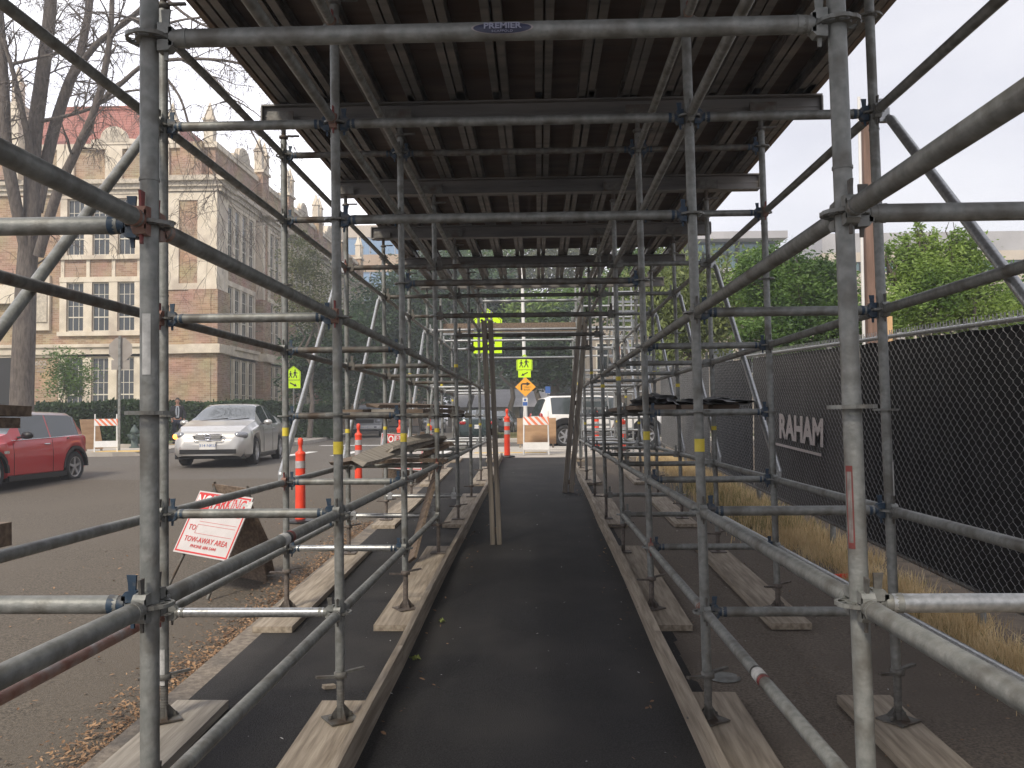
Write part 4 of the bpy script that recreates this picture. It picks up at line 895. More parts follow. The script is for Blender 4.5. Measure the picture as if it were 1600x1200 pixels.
# ================================================================== vehicles
def interp(tab, x):
    if x <= tab[0][0]: return tab[0][1]
    for (a, va), (b, vb) in zip(tab[:-1], tab[1:]):
        if x <= b:
            t = (x-a)/(b-a); t = t*t*(3-2*t)*.35+t*.65; return va+(vb-va)*t
    return tab[-1][1]
def vehicle(name, label, cat, loc, rz, sp):
    """loft along x (front = +x). sp: top, belt, width tables; glass ranges"""
    t = thing(name, label, cat, loc, rz); Lh = sp['L']/2; rw = sp['rw']; wxs = sp['wheels']; ar = rw+.065
    xs = set()
    n = 64
    for i in range(n+1): xs.add(round(-Lh+sp['L']*i/n, 4))
    for k in sp['top']+sp['belt']: xs.add(round(max(-Lh, min(Lh, k[0])), 4))
    for a, b in sp['windows']+[sp['shield'], sp['back']]: xs.add(a); xs.add(b)
    for e in (.02, .05, .1): xs.add(round(Lh-e, 4)); xs.add(round(-Lh+e, 4))
    for w in wxs:
        for a in range(0, 13): xs.add(round(w+ar*math.cos(math.pi*a/12), 4))
    xs = sorted(x for x in xs if -Lh <= x <= Lh); clean = [xs[0]]
    for x in xs[1:]:
        if x-clean[-1] > .006: clean.append(x)
    xs = clean; NPT = 10
    rows = []
    for x in xs:
        tz = interp(sp['top'], x); bz = min(interp(sp['belt'], x), tz-.015); w = interp(sp['width'], x); h = tz-bz
        zb = sp['sill']+ (0 if -Lh+.25 < x < Lh-.25 else .06*(1-(Lh-abs(x))/.25))
        low = zb
        for wx in wxs:
            if abs(x-wx) < ar: zb = max(zb, rw+math.sqrt(max(0, ar*ar-(x-wx)**2)))
        zb = min(zb, bz-.1)
        y5 = w*.93-sp['tumble']*h-.03-(.02 if h > .2 else 0)
        pr_ = [(w*.90, zb), (w*.985, zb+min(.07, (bz-zb)*.25)), (w, zb+(bz-zb)*.45), (w*.992, zb+(bz-zb)*.72), (w*.965, bz-(bz-zb)*.06), (w*.925, bz), (y5, bz+h*.90), (y5*.90, bz+h*.965), (y5*.5, tz-.004), (0, tz)]
        rows.append([Vector((x, y, z)) for y, z in pr_])
    body = MB(); glass = {'side': MB(), 'shield': MB(), 'back': MB()}
    bods = {}
    def vid(i, j, s):
        return (i, j, s)
    fb = []; 
    for i in range(len(xs)-1):
        xm = (xs[i]+xs[i+1])/2; hh = interp(sp['top'], xm)-interp(sp['belt'], xm)
        for j in range(NPT-1):
            kind = 'body'
            if j == 5 and hh > .15 and any(a <= xm <= b for a, b in sp['windows']): kind = 'side'
            if j >= 6 and sp['shield'][0] <= xm <= sp['shield'][1]: kind = 'shield'
            if j >= 6 and sp['back'][0] <= xm <= sp['back'][1]: kind = 'back'
            fb.append((i, j, kind))
    for s in (1, -1):
        for kind in ('body', 'side', 'shield', 'back'):
            tgt = body if kind == 'body' else glass[kind]; idx = {}
            vs = []; fs = []
            for (i, j, k) in fb:
                if k != kind: continue
                q = []
                for (a, b) in ((i, j), (i+1, j), (i+1, j+1), (i, j+1)):
                    if (a, b) not in idx: idx[(a, b)] = len(vs); v = rows[a][b]; vs.append(Vector((v.x, v.y*s, v.z)))
                    q.append(idx[(a, b)])
                fs.append(tuple(q if s > 0 else q[::-1]))
            if fs:
                mi = 0
                tgt.add(vs, fs, 0, True)
        if True:
            for i in (0, len(xs)-1):
                c = rows[i]; vs = [Vector((v.x, v.y*s, v.z)) for v in c]+[Vector((c[0].x, 0, v.z)) for v in c]
                body.add(vs, [(j, j+1, NPT+j+1, NPT+j) for j in range(NPT-1)], 0, True)
    # underside
    body.build('body', sp['paint'], t, sharp=38)
    for k, nm in (('side', 'side_window'), ('shield', 'windscreen'), ('back', 'rear_window')):
        if not glass[k].f: continue
        if k != 'side': glass[k].build(nm, M['carglass'], t, sharp=40); continue
        for s in (1, -1):
            for (wa, wb) in sp['windows']:
                sel = [f for f in glass[k].f if all(glass[k].v[i][1]*s > 0 for i in f) and wa <= sum(glass[k].v[i][0] for i in f)/4 <= wb]
                if sel:
                    used = sorted({i for f in sel for i in f}); mp2 = {i: n for n, i in enumerate(used)}
                    MB().add([glass[k].v[i] for i in used], [tuple(mp2[i] for i in f) for f in sel], 0, True).build(nm, M['carglass'], t, sharp=40)
    wmax = max(w for _, w in sp['width'])
    ub = MB()
    ub.bb(-Lh+.15, Lh-.15, -wmax*.86, wmax*.86, sp['sill']-.02, sp['sill']+.12)
    for wx in wxs: ub.bb(wx-ar-.01, wx+ar+.01, -wmax*.66, wmax*.66, sp['sill']+.12, min(rw+ar+.03, interp(sp['belt'], wx)-.08))
    for s in (-1, 1): ub.bb(wxs[0]+ar, wxs[1]-ar, s*wmax*.90-.03, s*wmax*.90+.03, sp['sill']-.05, sp['sill']+.02)
    if not sp.get('open'): ub.bb(-Lh*.55, Lh*.35, -wmax*.8, wmax*.8, sp['sill']+.12, sp['sill']+.45)
    ub.build('underbody', M['black'], t)
    if sp.get('flare'):
        for wx in wxs:
            for s in (-1, 1):
                b = MB(); vs = []; nn = 14; w = interp(sp['width'], wx)
                for a in range(nn+1):
                    an = math.pi*a/nn
                    for r_ in (ar-.005, ar+sp['flare']):
                        for yo in (w*.93, w*1.012): vs.append((wx+r_*math.cos(an), s*yo, rw-.0+r_*math.sin(an)))
                fs = []
                for a in range(nn):
                    o = 4*a
                    for e in ((0, 1), (1, 3), (3, 2), (2, 0)): fs.append((o+e[0], o+e[1], o+4+e[1], o+4+e[0]))
                b.add(vs, fs, 0, True).build('wheel_arch_trim', M['black'], t, sharp=40)
    # wheels
    for wx in wxs:
        for s in (-1, 1):
            w = interp(sp['width'], wx); yo = s*(w-.12)
            whl = thing('wheel', None, None, (wx, yo, rw)); whl.parent = t
            d = s
            MB().lathe([(rw*.66, .10*d), (rw*.72, .115*d), (rw*.93, .11*d), (rw, .085*d), (rw, -.085*d), (rw*.9, -.11*d), (rw*.6, -.10*d)], 30, axis='Y').build('tyre', M['rubber'], whl, sharp=50)
            b = MB(); b.lathe([(rw*.67, .104*d), (rw*.62, .10*d), (rw*.58, .05*d), (rw*.57, -.08*d)], 30, axis='Y')
            ns_ = sp.get('spokes', 5)
            for k in range(ns_):
                a = 2*math.pi*k/ns_+.3; c_, s2 = math.cos(a), math.sin(a); rr0, rr1, w0, w1 = rw*.08, rw*.63, rw*.09, rw*.075
                b.add([(c_*r_-s2*q, y_, s2*r_+c_*q) for y_ in (.065*d, .095*d) for (r_, q) in ((rr0, -w0), (rr1, -w1), (rr1, w1), (rr0, w0))], [(0,1,2,3),(7,6,5,4),(0,4,5,1),(2,6,7,3),(1,5,6,2),(0,3,7,4)])
            b.lathe([(rw*.15, .06*d), (rw*.14, .10*d), (0, .105*d)], 12, axis='Y'); b.build('rim', M['rim'], whl, sharp=40)
            MB().lathe([(0, .03*d), (rw*.57, .03*d)], 20, axis='Y').build('brake_disc', M['galv_dark'], whl)
    return t
def side_y(sp, x, z):
    """outer body half-width at (x, z), used to seat trim on the side"""
    w = interp(sp['width'], x); bz = interp(sp['belt'], x); f = (z-sp['sill'])/(bz-sp['sill'])
    return w*(1.0 if f < .6 else 1.0-.035*(f-.6)/.34)
def seam(t, sp, x, z0, z1, s, n=5):
    b = MB(); p = [(x, s*(side_y(sp, x, z0+(z1-z0)*i/n)+.0015), z0+(z1-z0)*i/n) for i in range(n+1)]; b.tube(p, .0045, 5); b.build('door_seam', M['black'], t)
def handle(t, sp, x, z, s, mt):
    y = s*(side_y(sp, x, z)+.018); b = MB(); b.tube([(x-.09, y-s*.02, z), (x-.07, y, z), (x+.07, y, z), (x+.09, y-s*.02, z)], .013, 8); b.build('door_handle', mt, t)
def mirror(t, x, y, z, s, mt):
    b = MB(); b.lathe([(0, -.09), (.05, -.075), (.075, -.02), (.07, .05), (0, .06)], 14, axis='X'); o = b.build('wing_mirror', mt, t, (x, s*(y+.14), z)); o.scale = (1.0, 1.35, .95)
    MB().tube([(0, -s*.16, -.05), (0, -s*.03, -.02)], .022, 6).build('mirror_stalk', M['black'], o)
def plate(t, x, z, s, label=None, w=.31, h=.16, txt='314 NKU'):
    b = MB(); b.box((x, 0, z), (.012, w, h)); o = b.build('number_plate', M['white'], t)
    text_mesh('plate_characters', txt, h*.55, M['signblue'], face_m((x+s*.008, 0, z), (0, s, 0), (0, 0, 1)), o, .001); return o
def lamp_(t, nm, x, y, z, sx_, sy_, sz_, mt, rot=(0, 0, 0)):
    bm = bmesh.new(); bmesh.ops.create_uvsphere(bm, u_segments=16, v_segments=10, radius=1)
    for v in bm.verts:
        c = v.co; c.x = math.copysign(abs(c.x)**.7, c.x)*sx_; c.y = math.copysign(abs(c.y)**.7, c.y)*sy_; c.z = math.copysign(abs(c.z)**.7, c.z)*sz_
    me = bpy.data.meshes.new(nm); bm.to_mesh(me); bm.free(); me.materials.append(mt)
    me.polygons.foreach_set('use_smooth', [True]*len(me.polygons)); o = link(nm, me, t, (x, y, z)); o.rotation_euler = rot; return o

# --- silver saloon, front towards us
sp = dict(L=4.82, rw=.325, wheels=[-1.42, 1.40], sill=.20, tumble=.36, paint=carpaint('silver_paint', (.50,.49,.47), .55, .32),
 top=[(-2.41,.62),(-2.36,1.0),(-2.2,1.08),(-1.55,1.12),(-.75,1.42),(-.2,1.47),(.25,1.45),(1.12,1.06),(1.9,.93),(2.25,.80),(2.38,.62),(2.41,.50)],
 belt=[(-2.41,.55),(-2.3,.90),(-1.6,.98),(0,.95),(1.1,.93),(1.9,.82),(2.3,.66),(2.41,.45)],
 width=[(-2.41,.70),(-2.3,.83),(-1.9,.89),(-1,.895),(1.2,.895),(1.9,.87),(2.25,.78),(2.38,.66),(2.41,.58)], windows=[(-1.25,-.38),(-.30,.62)], shield=(.30,1.10), back=(-1.52,-.80), spokes=7)
HZ = math.pi*1.5+R_(6)
v = vehicle('parked_car', 'silver saloon car facing the camera with its left indicator lit', 'car', (-7.72, 21.7, g(22)-.13), HZ, sp)
v.name = 'silver_car'
MB().tube([(2.395, -.36, .68), (2.44, -.30, .60), (2.445, .30, .60), (2.395, .36, .68), (2.38, .30, .74), (2.40, 0, .75), (2.38, -.30, .74), (2.395, -.36, .68)], .013, 8).build('grille_surround', M['chrome'], v)
b = MB(); b.prism([(-.33, .69), (-.27, .615), (.27, .615), (.33, .69), (.26, .73), (-.26, .73)], .02, Matrix.Translation((2.402, 0, 0)) @ Matrix.Rotation(R_(90), 4, 'Z')); gr = b.build('grille', M['black'], v)
for i in range(4): MB().tube([(2.418, -.28, .63+.027*i), (2.418, .28, .63+.027*i)], .005, 5).build('grille_bar', M['rim'], gr)
b = MB(); b.lathe([(.052, 2.425), (.055, 2.44), (.072, 2.44), (.074, 2.425)], 20, (0, 0, .675), 'X'); b.box((2.43, 0, .675), (.012, .15, .022)); b.build('round_badge', M['chrome'], v)
b = MB(); b.bb(2.395, 2.425, -.62, .62, .30, .40); b.build('lower_intake', M['black'], v)
for s_ in (-1, 1):
    lamp_(v, 'headlight', 2.17, s_*.665, .70, .13, .165, .082, M['lamp'], (0, R_(-14), -s_*R_(-30)))
    lamp_(v, 'fog_lamp', 2.30, s_*.62, .37, .05, .075, .045, M['lamp'])
    mirror(v, .78, .86, 1.00, s_, sp['paint'])
    for x in (-.34, .72): seam(v, sp, x, .28, .93, s_)
    handle(v, sp, -.52, .84, s_, sp['paint']); handle(v, sp, .38, .84, s_, sp['paint'])
    lamp_(v, 'tail_light', -2.30, s_*.70, .86, .1, .14, .09, M['redlens'])
lamp_(v, 'indicator', 2.20, -.74, .69, .09, .075, .06, M['blinker'], (0, 0, R_(-30)))
plate(v, 2.441, .485, 1, w=.36, h=.17)
MB().tube([(1.14, -.55, 1.045), (1.02, .1, 1.10)], .01, 5).build('wiper', M['black'], v); MB().tube([(1.16, .02, 1.045), (1.0, .60, 1.10)], .01, 5).build('wiper', M['black'], v)

# --- red hatchback at the left edge
sp = dict(L=3.63, rw=.305, wheels=[-1.22, 1.25], sill=.19, tumble=.24, paint=carpaint('red_paint', (.46,.022,.028), .1, .3),
 top=[(-1.815,.62),(-1.78,.95),(-1.68,1.06),(-1.40,1.36),(-1.2,1.405),(-.2,1.415),(.28,1.39),(.78,1.02),(.95,.98),(1.5,.90),(1.70,.80),(1.80,.62),(1.815,.5)],
 belt=[(-1.815,.60),(-1.7,.90),(-1.3,.95),(0,.90),(.8,.875),(1.4,.80),(1.75,.64),(1.815,.45)],
 width=[(-1.815,.60),(-1.72,.74),(-1.4,.83),(-.8,.845),(.8,.845),(1.3,.83),(1.65,.74),(1.79,.60),(1.815,.52)], windows=[(-1.42,-.46),(-.42,.42)], shield=(.30,.79), back=(-1.70,-1.40), spokes=5, flare=.055)
mx_ = -9.31-.845*1.0; 
v = vehicle('red_car', 'red small hatchback with dark roof and black wheel arches at the left edge', 'car', (-10.36, 16.25, g(16)-.13), R_(-93), sp)
roof = MB(); vs = []
xsr = [-1.32+.1*i for i in range(17)]
for x in xsr:
    tz = interp(sp['top'], x); h = tz-interp(sp['belt'], x); y5 = interp(sp['width'], x)*.93-.24*h-.05
    for (y, z) in ((-y5-.012, tz-.062), (-y5*.93, tz-.006), (-y5*.5, tz+.014), (0, tz+.018), (y5*.5, tz+.014), (y5*.93, tz-.006), (y5+.012, tz-.062)): vs.append((x, y, z))
roof.add(vs, [(7*i+j, 7*i+7+j, 7*i+8+j, 7*i+j+1) for i in range(16) for j in range(6)], 0, True)
roof.build('roof_panel', carpaint('dark_roof_paint', (.16,.12,.115), .2, .3), v)
for s_ in (-1, 1):
    lamp_(v, 'headlight', 1.55, s_*.60, .78, .13, .12, .12, M['lamp']); lamp_(v, 'tail_light', -1.70, s_*.66, .80, .07, .07, .14, M['redlens'])
    mirror(v, .52, .82, .98, s_, M['black']); seam(v, sp, -.44, .26, .88, s_); seam(v, sp, .72, .26, .84, s_); handle(v, sp, -.28, .80, s_, M['chrome'])
    yy_ = s_*(side_y(sp, -.95, .84)+.004); MB().lathe([(0, 0), (.06, 0), (.07, .004)], 18, (-.95, yy_, .84), 'Y').build('fuel_cap', M['chrome'], v)
    yy_ = s_*(side_y(sp, .92, .66)+.004); MB().box((.92, yy_, .68), (.14, .012, .05)).build('side_repeater', M['chrome'], v)
    MB().tube([(-1.5, s_*.78, .945), (-.4, s_*(interp(sp['width'], -.4)*.93+.012), .912), (.75, s_*(interp(sp['width'], .7)*.93+.012), .885)], .008, 5).build('belt_trim', M['chrome'], v)
    MB().box((0, s_*.845, .20), (1.75, .03, .09)).build('sill_trim', M['black'], v)
b = MB(); b.bb(1.80, 1.825, -.42, .42, .48, .62); b.build('grille', M['chrome'], v); plate(v, 1.835, .38, 1, txt='607 TRW')

# --- grey pickup / suv coming towards us
sp = dict(L=4.9, rw=.38, wheels=[-1.55, 1.45], sill=.36, tumble=.30, paint=carpaint('charcoal_paint', (.17,.175,.18), .4, .3),
 top=[(-2.45,.9),(-2.40,1.05),(-2.3,1.70),(-1.5,1.80),(.0,1.82),(.35,1.78),(.98,1.22),(1.1,1.20),(2.0,1.12),(2.32,1.02),(2.42,.85),(2.45,.7)],
 belt=[(-2.45,.8),(-2.3,1.12),(0,1.12),(1.0,1.10),(2.0,1.0),(2.4,.86),(2.45,.65)],
 width=[(-2.45,.85),(-2.3,.92),(-1.5,.93),(1.2,.93),(2.1,.91),(2.38,.85),(2.45,.80)], windows=[(-2.1,-1.1),(-.98,-.1),(-.02,.5)], shield=(.36,.97), back=(-2.39,-2.3), spokes=6)
v = vehicle('grey_suv', 'dark grey off-road car with chrome bumper coming down the street', 'car', (-9.75, 49.5, g(50)-.13), math.pi*1.5+R_(5), sp)
b = MB(); b.bb(2.43, 2.56, -.92, .92, .48, .66); b.build('bumper', M['rim'], v); b = MB(); b.bb(2.425, 2.45, -.5, .5, .78, .98); b.build('grille', M['black'], v); plate(v, 2.575, .56, 1, txt='AEG 7210')
for s_ in (-1, 1): lamp_(v, 'headlight', 2.38, s_*.72, .88, .08, .15, .10, M['lamp']); mirror(v, .75, .90, 1.22, s_, M['black']); lamp_(v, 'fog_lamp', 2.57, s_*.6, .57, .03, .08, .05, M['lamp'])
b = MB()
for s_ in (-1, 1): b.tube([(-1.9, s_*.6, 1.86), (-.2, s_*.6, 1.88)], .02, 6)
b.build('roof_rail', M['black'], v)
b = MB(); b.bb(.98, 1.95, -.55, .55, 1.165, 1.168); 

# --- white suv across the end of the path
sp = dict(L=4.95, rw=.385, wheels=[-1.52, 1.45], sill=.36, tumble=.30, paint=carpaint('white_car_paint', (.78,.76,.73), 0, .35),
 top=[(-2.47,.95),(-2.44,1.08),(-2.15,1.72),(-1.9,1.80),(-.3,1.83),(.35,1.79),(1.02,1.24),(1.15,1.20),(2.05,1.10),(2.35,.98),(2.44,.80),(2.47,.7)],
 belt=[(-2.47,.85),(-2.35,1.15),(0,1.13),(1.0,1.10),(2.0,1.0),(2.4,.84),(2.47,.62)],
 width=[(-2.47,.82),(-2.3,.92),(-1.5,.955),(1.2,.955),(2.1,.93),(2.38,.86),(2.47,.78)], windows=[(-1.98,-1.12),(-1.0,-.12),(-.04,.62)], shield=(.36,1.01), back=(-2.43,-2.16), spokes=6, flare=.19)
v = vehicle('white_suv', 'white estate off-road car with black wheel arches crossing beyond the barricade', 'car', (2.22, 31.3, g(40)-.13), R_(12), sp)
for s_ in (-1, 1):
    lamp_(v, 'tail_light', -2.37, s_*.84, 1.02, .07, .10, .17, M['redlens']); lamp_(v, 'headlight', 2.34, s_*.75, .85, .09, .14, .09, M['lamp']); mirror(v, .80, .92, 1.22, s_, M['black'])
    for x in (-1.06, -.08, .95): seam(v, sp, x, .45, 1.08, s_)
    handle(v, sp, -.85, .95, s_, M['black']); handle(v, sp, .12, .95, s_, M['black']); MB().box((.0, s_*.955, .52), (1.9, .03, .12)).build('side_trim', M['black'], v)
    MB().tube([(-1.8, s_*.58, 1.86), (.1, s_*.58, 1.88)], .02, 6).build('roof_rail', M['black'], v)
b = MB(); b.bb(-2.58, -2.44, -.9, .9, .42, .68); b.build('bumper', M['black'], v)
b = MB(); yy_ = -(.955+.004)
for x in (.12, .30): b.prism([(x, .62), (x+.05, .62), (x+.17, .88), (x+.12, .88)], .004, Matrix.Translation((0, yy_, 0)))
b.build('door_decal', M['polewood'], v)

# --- dark car seen from behind and others down the street
sp = dict(L=4.5, rw=.31, wheels=[-1.35, 1.35], sill=.22, tumble=.36, paint=carpaint('dark_green_paint', (.012,.03,.03), .3, .25),
 top=[(-2.25,.6),(-2.2,.98),(-2.05,1.05),(-1.5,1.08),(-.8,1.38),(-.2,1.42),(.3,1.39),(1.05,1.02),(1.8,.9),(2.15,.74),(2.25,.5)],
 belt=[(-2.25,.55),(-2.15,.88),(0,.92),(1.1,.9),(1.9,.76),(2.25,.45)], width=[(-2.25,.72),(-2.15,.82),(-1.7,.87),(1.2,.87),(2,.8),(2.25,.6)], windows=[(-1.2,-.38),(-.3,.55)], shield=(.32,1.04), back=(-1.48,-.82), spokes=6)
v = vehicle('dark_car', 'dark green saloon seen from behind with red tail lamps, between the left posts', 'car', (-2.72, 39.2, g(40)-.13), R_(93), sp)
for s_ in (-1, 1): lamp_(v, 'tail_light', -2.20, s_*.66, .82, .07, .14, .075, M['redlens']); mirror(v, .7, .84, .98, s_, sp['paint'])
plate(v, -2.262, .66, -1, txt='812 EVX')
sp2 = dict(sp); sp2['paint'] = carpaint('black_car_paint', (.012,.012,.014), .3, .25)
v = vehicle('black_car', 'black parked car with red tail lamps under the trees right of the path post', 'car', (-2.2, 52.0, g(40)-.13), R_(84), sp2)
for s_ in (-1, 1): lamp_(v, 'tail_light', -2.20, s_*.66, .82, .07, .14, .075, M['redlens'])
sp3 = dict(sp); sp3['paint'] = carpaint('pale_car_paint', (.55,.55,.55), .3, .3)
v = vehicle('pale_car', 'pale saloon parked far down the street behind the grey off-road car', 'car', (-7.6, 62.0, g(40)-.13), math.pi*1.5+R_(8), sp3)
for s_ in (-1, 1): lamp_(v, 'headlight', 2.12, s_*.66, .66, .1, .14, .08, M['lamp'])

# ================================================================== man on the corner
mp_ = at(277, 695, 33.2); man = thing('person', 'man in dark jacket and trousers over pale shirt standing on the far left corner', 'person', (mp_.x, 33.2, g(40)), R_(22))
def skin_chain(name, V, E, Rr, mt, parent, sub=2):
    me = bpy.data.meshes.new(name); me.from_pydata(V, E, []); me.materials.append(mt); o = link(name, me, parent)
    md = o.modifiers.new('skin', 'SKIN'); md.use_smooth_shade = True
    for i, r in enumerate(Rr): o.data.skin_vertices[0].data[i].radius = r if isinstance(r, tuple) else (r, r)
    o.data.skin_vertices[0].data[0].use_root = True
    s = o.modifiers.new('sub', 'SUBSURF'); s.levels = s.render_levels = sub
    dg = bpy.context.evaluated_depsgraph_get(); me2 = bpy.data.meshes.new_from_object(o.evaluated_get(dg)); o.modifiers.clear(); o.data = me2; me2.polygons.foreach_set('use_smooth', [True]*len(me2.polygons)); return o
V = [(0,0,.95),(0,0,1.12),(0,-.01,1.36),(0,-.01,1.50),(0,-.02,1.57),(0,-.035,1.66),(0,-.02,1.74),
     (-.18,0,1.42),(-.235,-.02,1.16),(-.20,-.12,.95),(.18,0,1.42),(.25,.0,1.16),(.24,-.06,.92),
     (-.10,0,.88),(-.11,-.02,.50),(-.12,.02,.10),(-.13,-.13,.04),(.10,0,.88),(.12,-.01,.50),(.13,.03,.10),(.15,-.12,.04)]
E_ = [(0,1),(1,2),(2,3),(3,4),(4,5),(5,6),(2,7),(7,8),(8,9),(2,10),(10,11),(11,12),(0,13),(13,14),(14,15),(15,16),(0,17),(17,18),(18,19),(19,20)]
Rr = [(.15,.11),(.15,.11),(.17,.115),.055,.055,(.075,.09),(.06,.07),.06,.045,.03,.06,.045,.03,.09,.06,.04,.04,.09,.06,.04,.04]
hand_base = len(V)
for s_, (hx, hy, hz), root in ((-1, (-.19, -.16, .90), 9), (1, (.24, -.09, .86), 12)):
    V.append((hx, hy, hz)); E_.append((root, len(V)-1)); Rr.append((.035, .02)); pr0 = len(V)-1
    for f in range(5):
        ox = (f-2)*.017 if f < 4 else .045*s_*-1; lf = (.06, .075, .07, .055, .035)[f]
        V.append((hx+ox, hy-.02, hz-lf)); E_.append((pr0, len(V)-1)); Rr.append(.009)
body_ = skin_chain('body', V, E_, Rr, M['skin'], man)
jk = mat('black_jacket_cloth', (.015,.016,.022), (.03,.03,.038), scale=9, rough=.85)
tr_ = mat('navy_trouser_cloth', (.018,.022,.042), (.03,.035,.06), scale=9, rough=.85)
skin_chain('jacket', [(0,.01,.90),(0,.01,1.12),(0,0,1.36),(0,0,1.47),(-.185,.01,1.42),(-.245,-.01,1.16),(-.215,-.11,.97),(.185,.01,1.42),(.26,.01,1.16),(.25,-.05,.95)],
    [(0,1),(1,2),(2,3),(2,4),(4,5),(5,6),(2,7),(7,8),(8,9)], [(.20,.145),(.185,.14),(.20,.14),(.08,.07),.08,.065,.05,.08,.065,.05], jk, man)
skin_chain('trousers', [(0,0,.93),(-.10,0,.86),(-.115,-.01,.50),(-.12,.02,.09),(.10,0,.86),(.125,0,.50),(.135,.03,.09)], [(0,1),(1,2),(2,3),(0,4),(4,5),(5,6)], [(.16,.125),.105,.075,.06,.105,.075,.06], tr_, man)
MB().prism([(-.055,1.02),(.055,1.02),(.075,1.30),(.05,1.47),(-.05,1.47),(-.075,1.30)], .02, Matrix.Translation((0,-.142,0))).build('shirt', mat('pale_blue_shirt', (.42,.46,.52), rough=.8), man)
MB().prism([(-.012,1.1),(.012,1.1),(.02,1.42),(-.02,1.42)], .01, Matrix.Translation((0,-.158,0))).build('tie', jk, man)
bm = bmesh.new(); bmesh.ops.create_uvsphere(bm, u_segments=14, v_segments=8, radius=.098); bm.to_mesh(me := bpy.data.meshes.new('hair')); bm.free(); me.materials.append(M['hair']); me.polygons.foreach_set('use_smooth', [True]*len(me.polygons)); o = link('hair', me, man, (0, .012, 1.715)); o.scale = (.86, 1.0, .88)
for sx_ in (-.13, .15): lamp_(man, 'shoe', sx_, -.07, .045, .05, .14, .045, M['black'])
for sx_ in (-.028, .028): lamp_(man, 'eye', sx_, -.118, 1.665, .011, .007, .007, M['black'])
lamp_(man, 'nose', 0, -.128, 1.635, .012, .02, .022, M['skin']); lamp_(man, 'mouth', 0, -.118, 1.595, .025, .006, .006, M['redpaint'])
for sx_ in (-1, 1): lamp_(man, 'ear', sx_*.078, -.03, 1.65, .012, .022, .032, M['skin'])
# ================================================================== brick school
BY = 44.0
def zy(y): return CZ+(656-y)*BY/1350
def xp(x, Y=BY): return at(x, 650, Y).x
CX = xp(335)
school = thing('brick_school', 'three storey red brick school with cream terracotta trim and tiled roof across the street', 'school building', (CX, BY, g(40)))
SO = Vector(school.location)
def sbx(b, x0, x1, y0, y1, z0, z1, mi=0): return b.bb(x0-SO.x, x1-SO.x, y0-SO.y, y1-SO.y, z0-SO.z, z1-SO.z, mi)
def wall_grid(b, axis, c, u0, u1, z0, z1, holes, th):
    """wall sheet with real openings; axis 'x': runs along x at y=c (outside is -y); 'y': runs along y at x=c (outside is +x)"""
    us = sorted({u0, u1, *[h[0] for h in holes], *[h[1] for h in holes]}); zs = sorted({z0, z1, *[h[2] for h in holes], *[h[3] for h in holes]})
    for i in range(len(us)-1):
        j = 0
        while j < len(zs)-1:
            um = (us[i]+us[i+1])/2
            def solid(jj): zm = (zs[jj]+zs[jj+1])/2; return not any(h[0] < um < h[1] and h[2] < zm < h[3] for h in holes)
            if not solid(j): j += 1; continue
            k = j
            while k+1 < len(zs)-1 and solid(k+1): k += 1
            if axis == 'x': sbx(b, us[i], us[i+1], c, c+th, zs[j], zs[k+1])
            else: sbx(b, c-th, c, us[i], us[i+1], zs[j], zs[k+1])
            j = k+1
F = [(zy(640), zy(557)), (zy(515), zy(437)), (zy(393), zy(303))]
wcent = [116, 156, 196, 236]; ww = .90
fh = [(xp(c)-ww/2, xp(c)+ww/2, a, b2) for c in wcent for a, b2 in F]
lefth = [(xp(c)-ww/2, xp(c)+ww/2, a, b2) for c in (-60, -20) for a, b2 in F]
b = MB(); wall_grid(b, 'x', BY, -60, CX, SO.z, zy(223), fh+lefth, .45); b.build('front_wall', M['brick'], school)
bays = [(45.6, 4), (52.9, 2), (58.6, 4), (66.0, 4), (73.6, 4)]; wp = 1.15; sh = []
for y0_, n_ in bays:
    for i in range(n_):
        for a, b2 in F: sh.append((y0_+i*wp, y0_+i*wp+.82, a, b2))
b = MB(); wall_grid(b, 'y', CX, BY+.45, 82, SO.z, zy(223), sh, .45); b.build('side_wall', M['brick'], school)
b = MB(); sbx(b, -60, CX-.6, BY+1.4, BY+1.5, SO.z, zy(230)); sbx(b, CX-1.6, CX-1.5, BY+1.5, 81, SO.z, zy(230)); b.build('inner_wall', M['greywall'], school)
frame_cache = {}
def window(axis, u, c, z0, z1, w):
    key = (axis, round(w, 2), round(z1-z0, 2)); h = z1-z0
    if key not in frame_cache:
        f = MB(); p = MB(); fr = .05
        def bx(bb, ua, ub, d0, d1, za, zb):
            if axis == 'x': bb.bb(ua, ub, d0-.08, d1-.08, za, zb)
            else: bb.bb(-d1+.15, -d0+.15, ua, ub, za, zb)
        bx(f, 0, fr, .14, .22, 0, h); bx(f, w-fr, w, .14, .22, 0, h); bx(f, fr, w-fr, .14, .22, 0, fr); bx(f, fr, w-fr, .14, .22, h-fr, h); bx(f, fr, w-fr, .135, .225, h*.28, h*.28+.06)
        for i in (1, 2): bx(f, w*i/3-.014, w*i/3+.014, .16, .20, fr, h-fr)
        for q in (.52, .76): bx(f, fr, w-fr, .162, .198, h*q-.013, h*q+.013)
        bx(p, fr*.5, w-fr*.5, .176, .184, fr*.5, h-fr*.5)
        frame_cache[key] = (f.mesh('window', M['sash']), p.mesh('pane', M['pane']))
    fm, pmh = frame_cache[key]
    loc = (u-SO.x, c-SO.y, z0-SO.z) if axis == 'x' else (c-SO.x, u-SO.y, z0-SO.z)
    o = link('window', fm, school, loc); link('pane', pmh, o)
for c in wcent+[-60, -20]:
    for a, b2 in F: window('x', xp(c)-ww/2, BY, a, b2, ww)
for (u0, u1, a, b2) in sh: window('y', u0, CX, a, b2, u1-u0)
blind = mat('pale_window_blind', (.42,.42,.40), rough=.9)
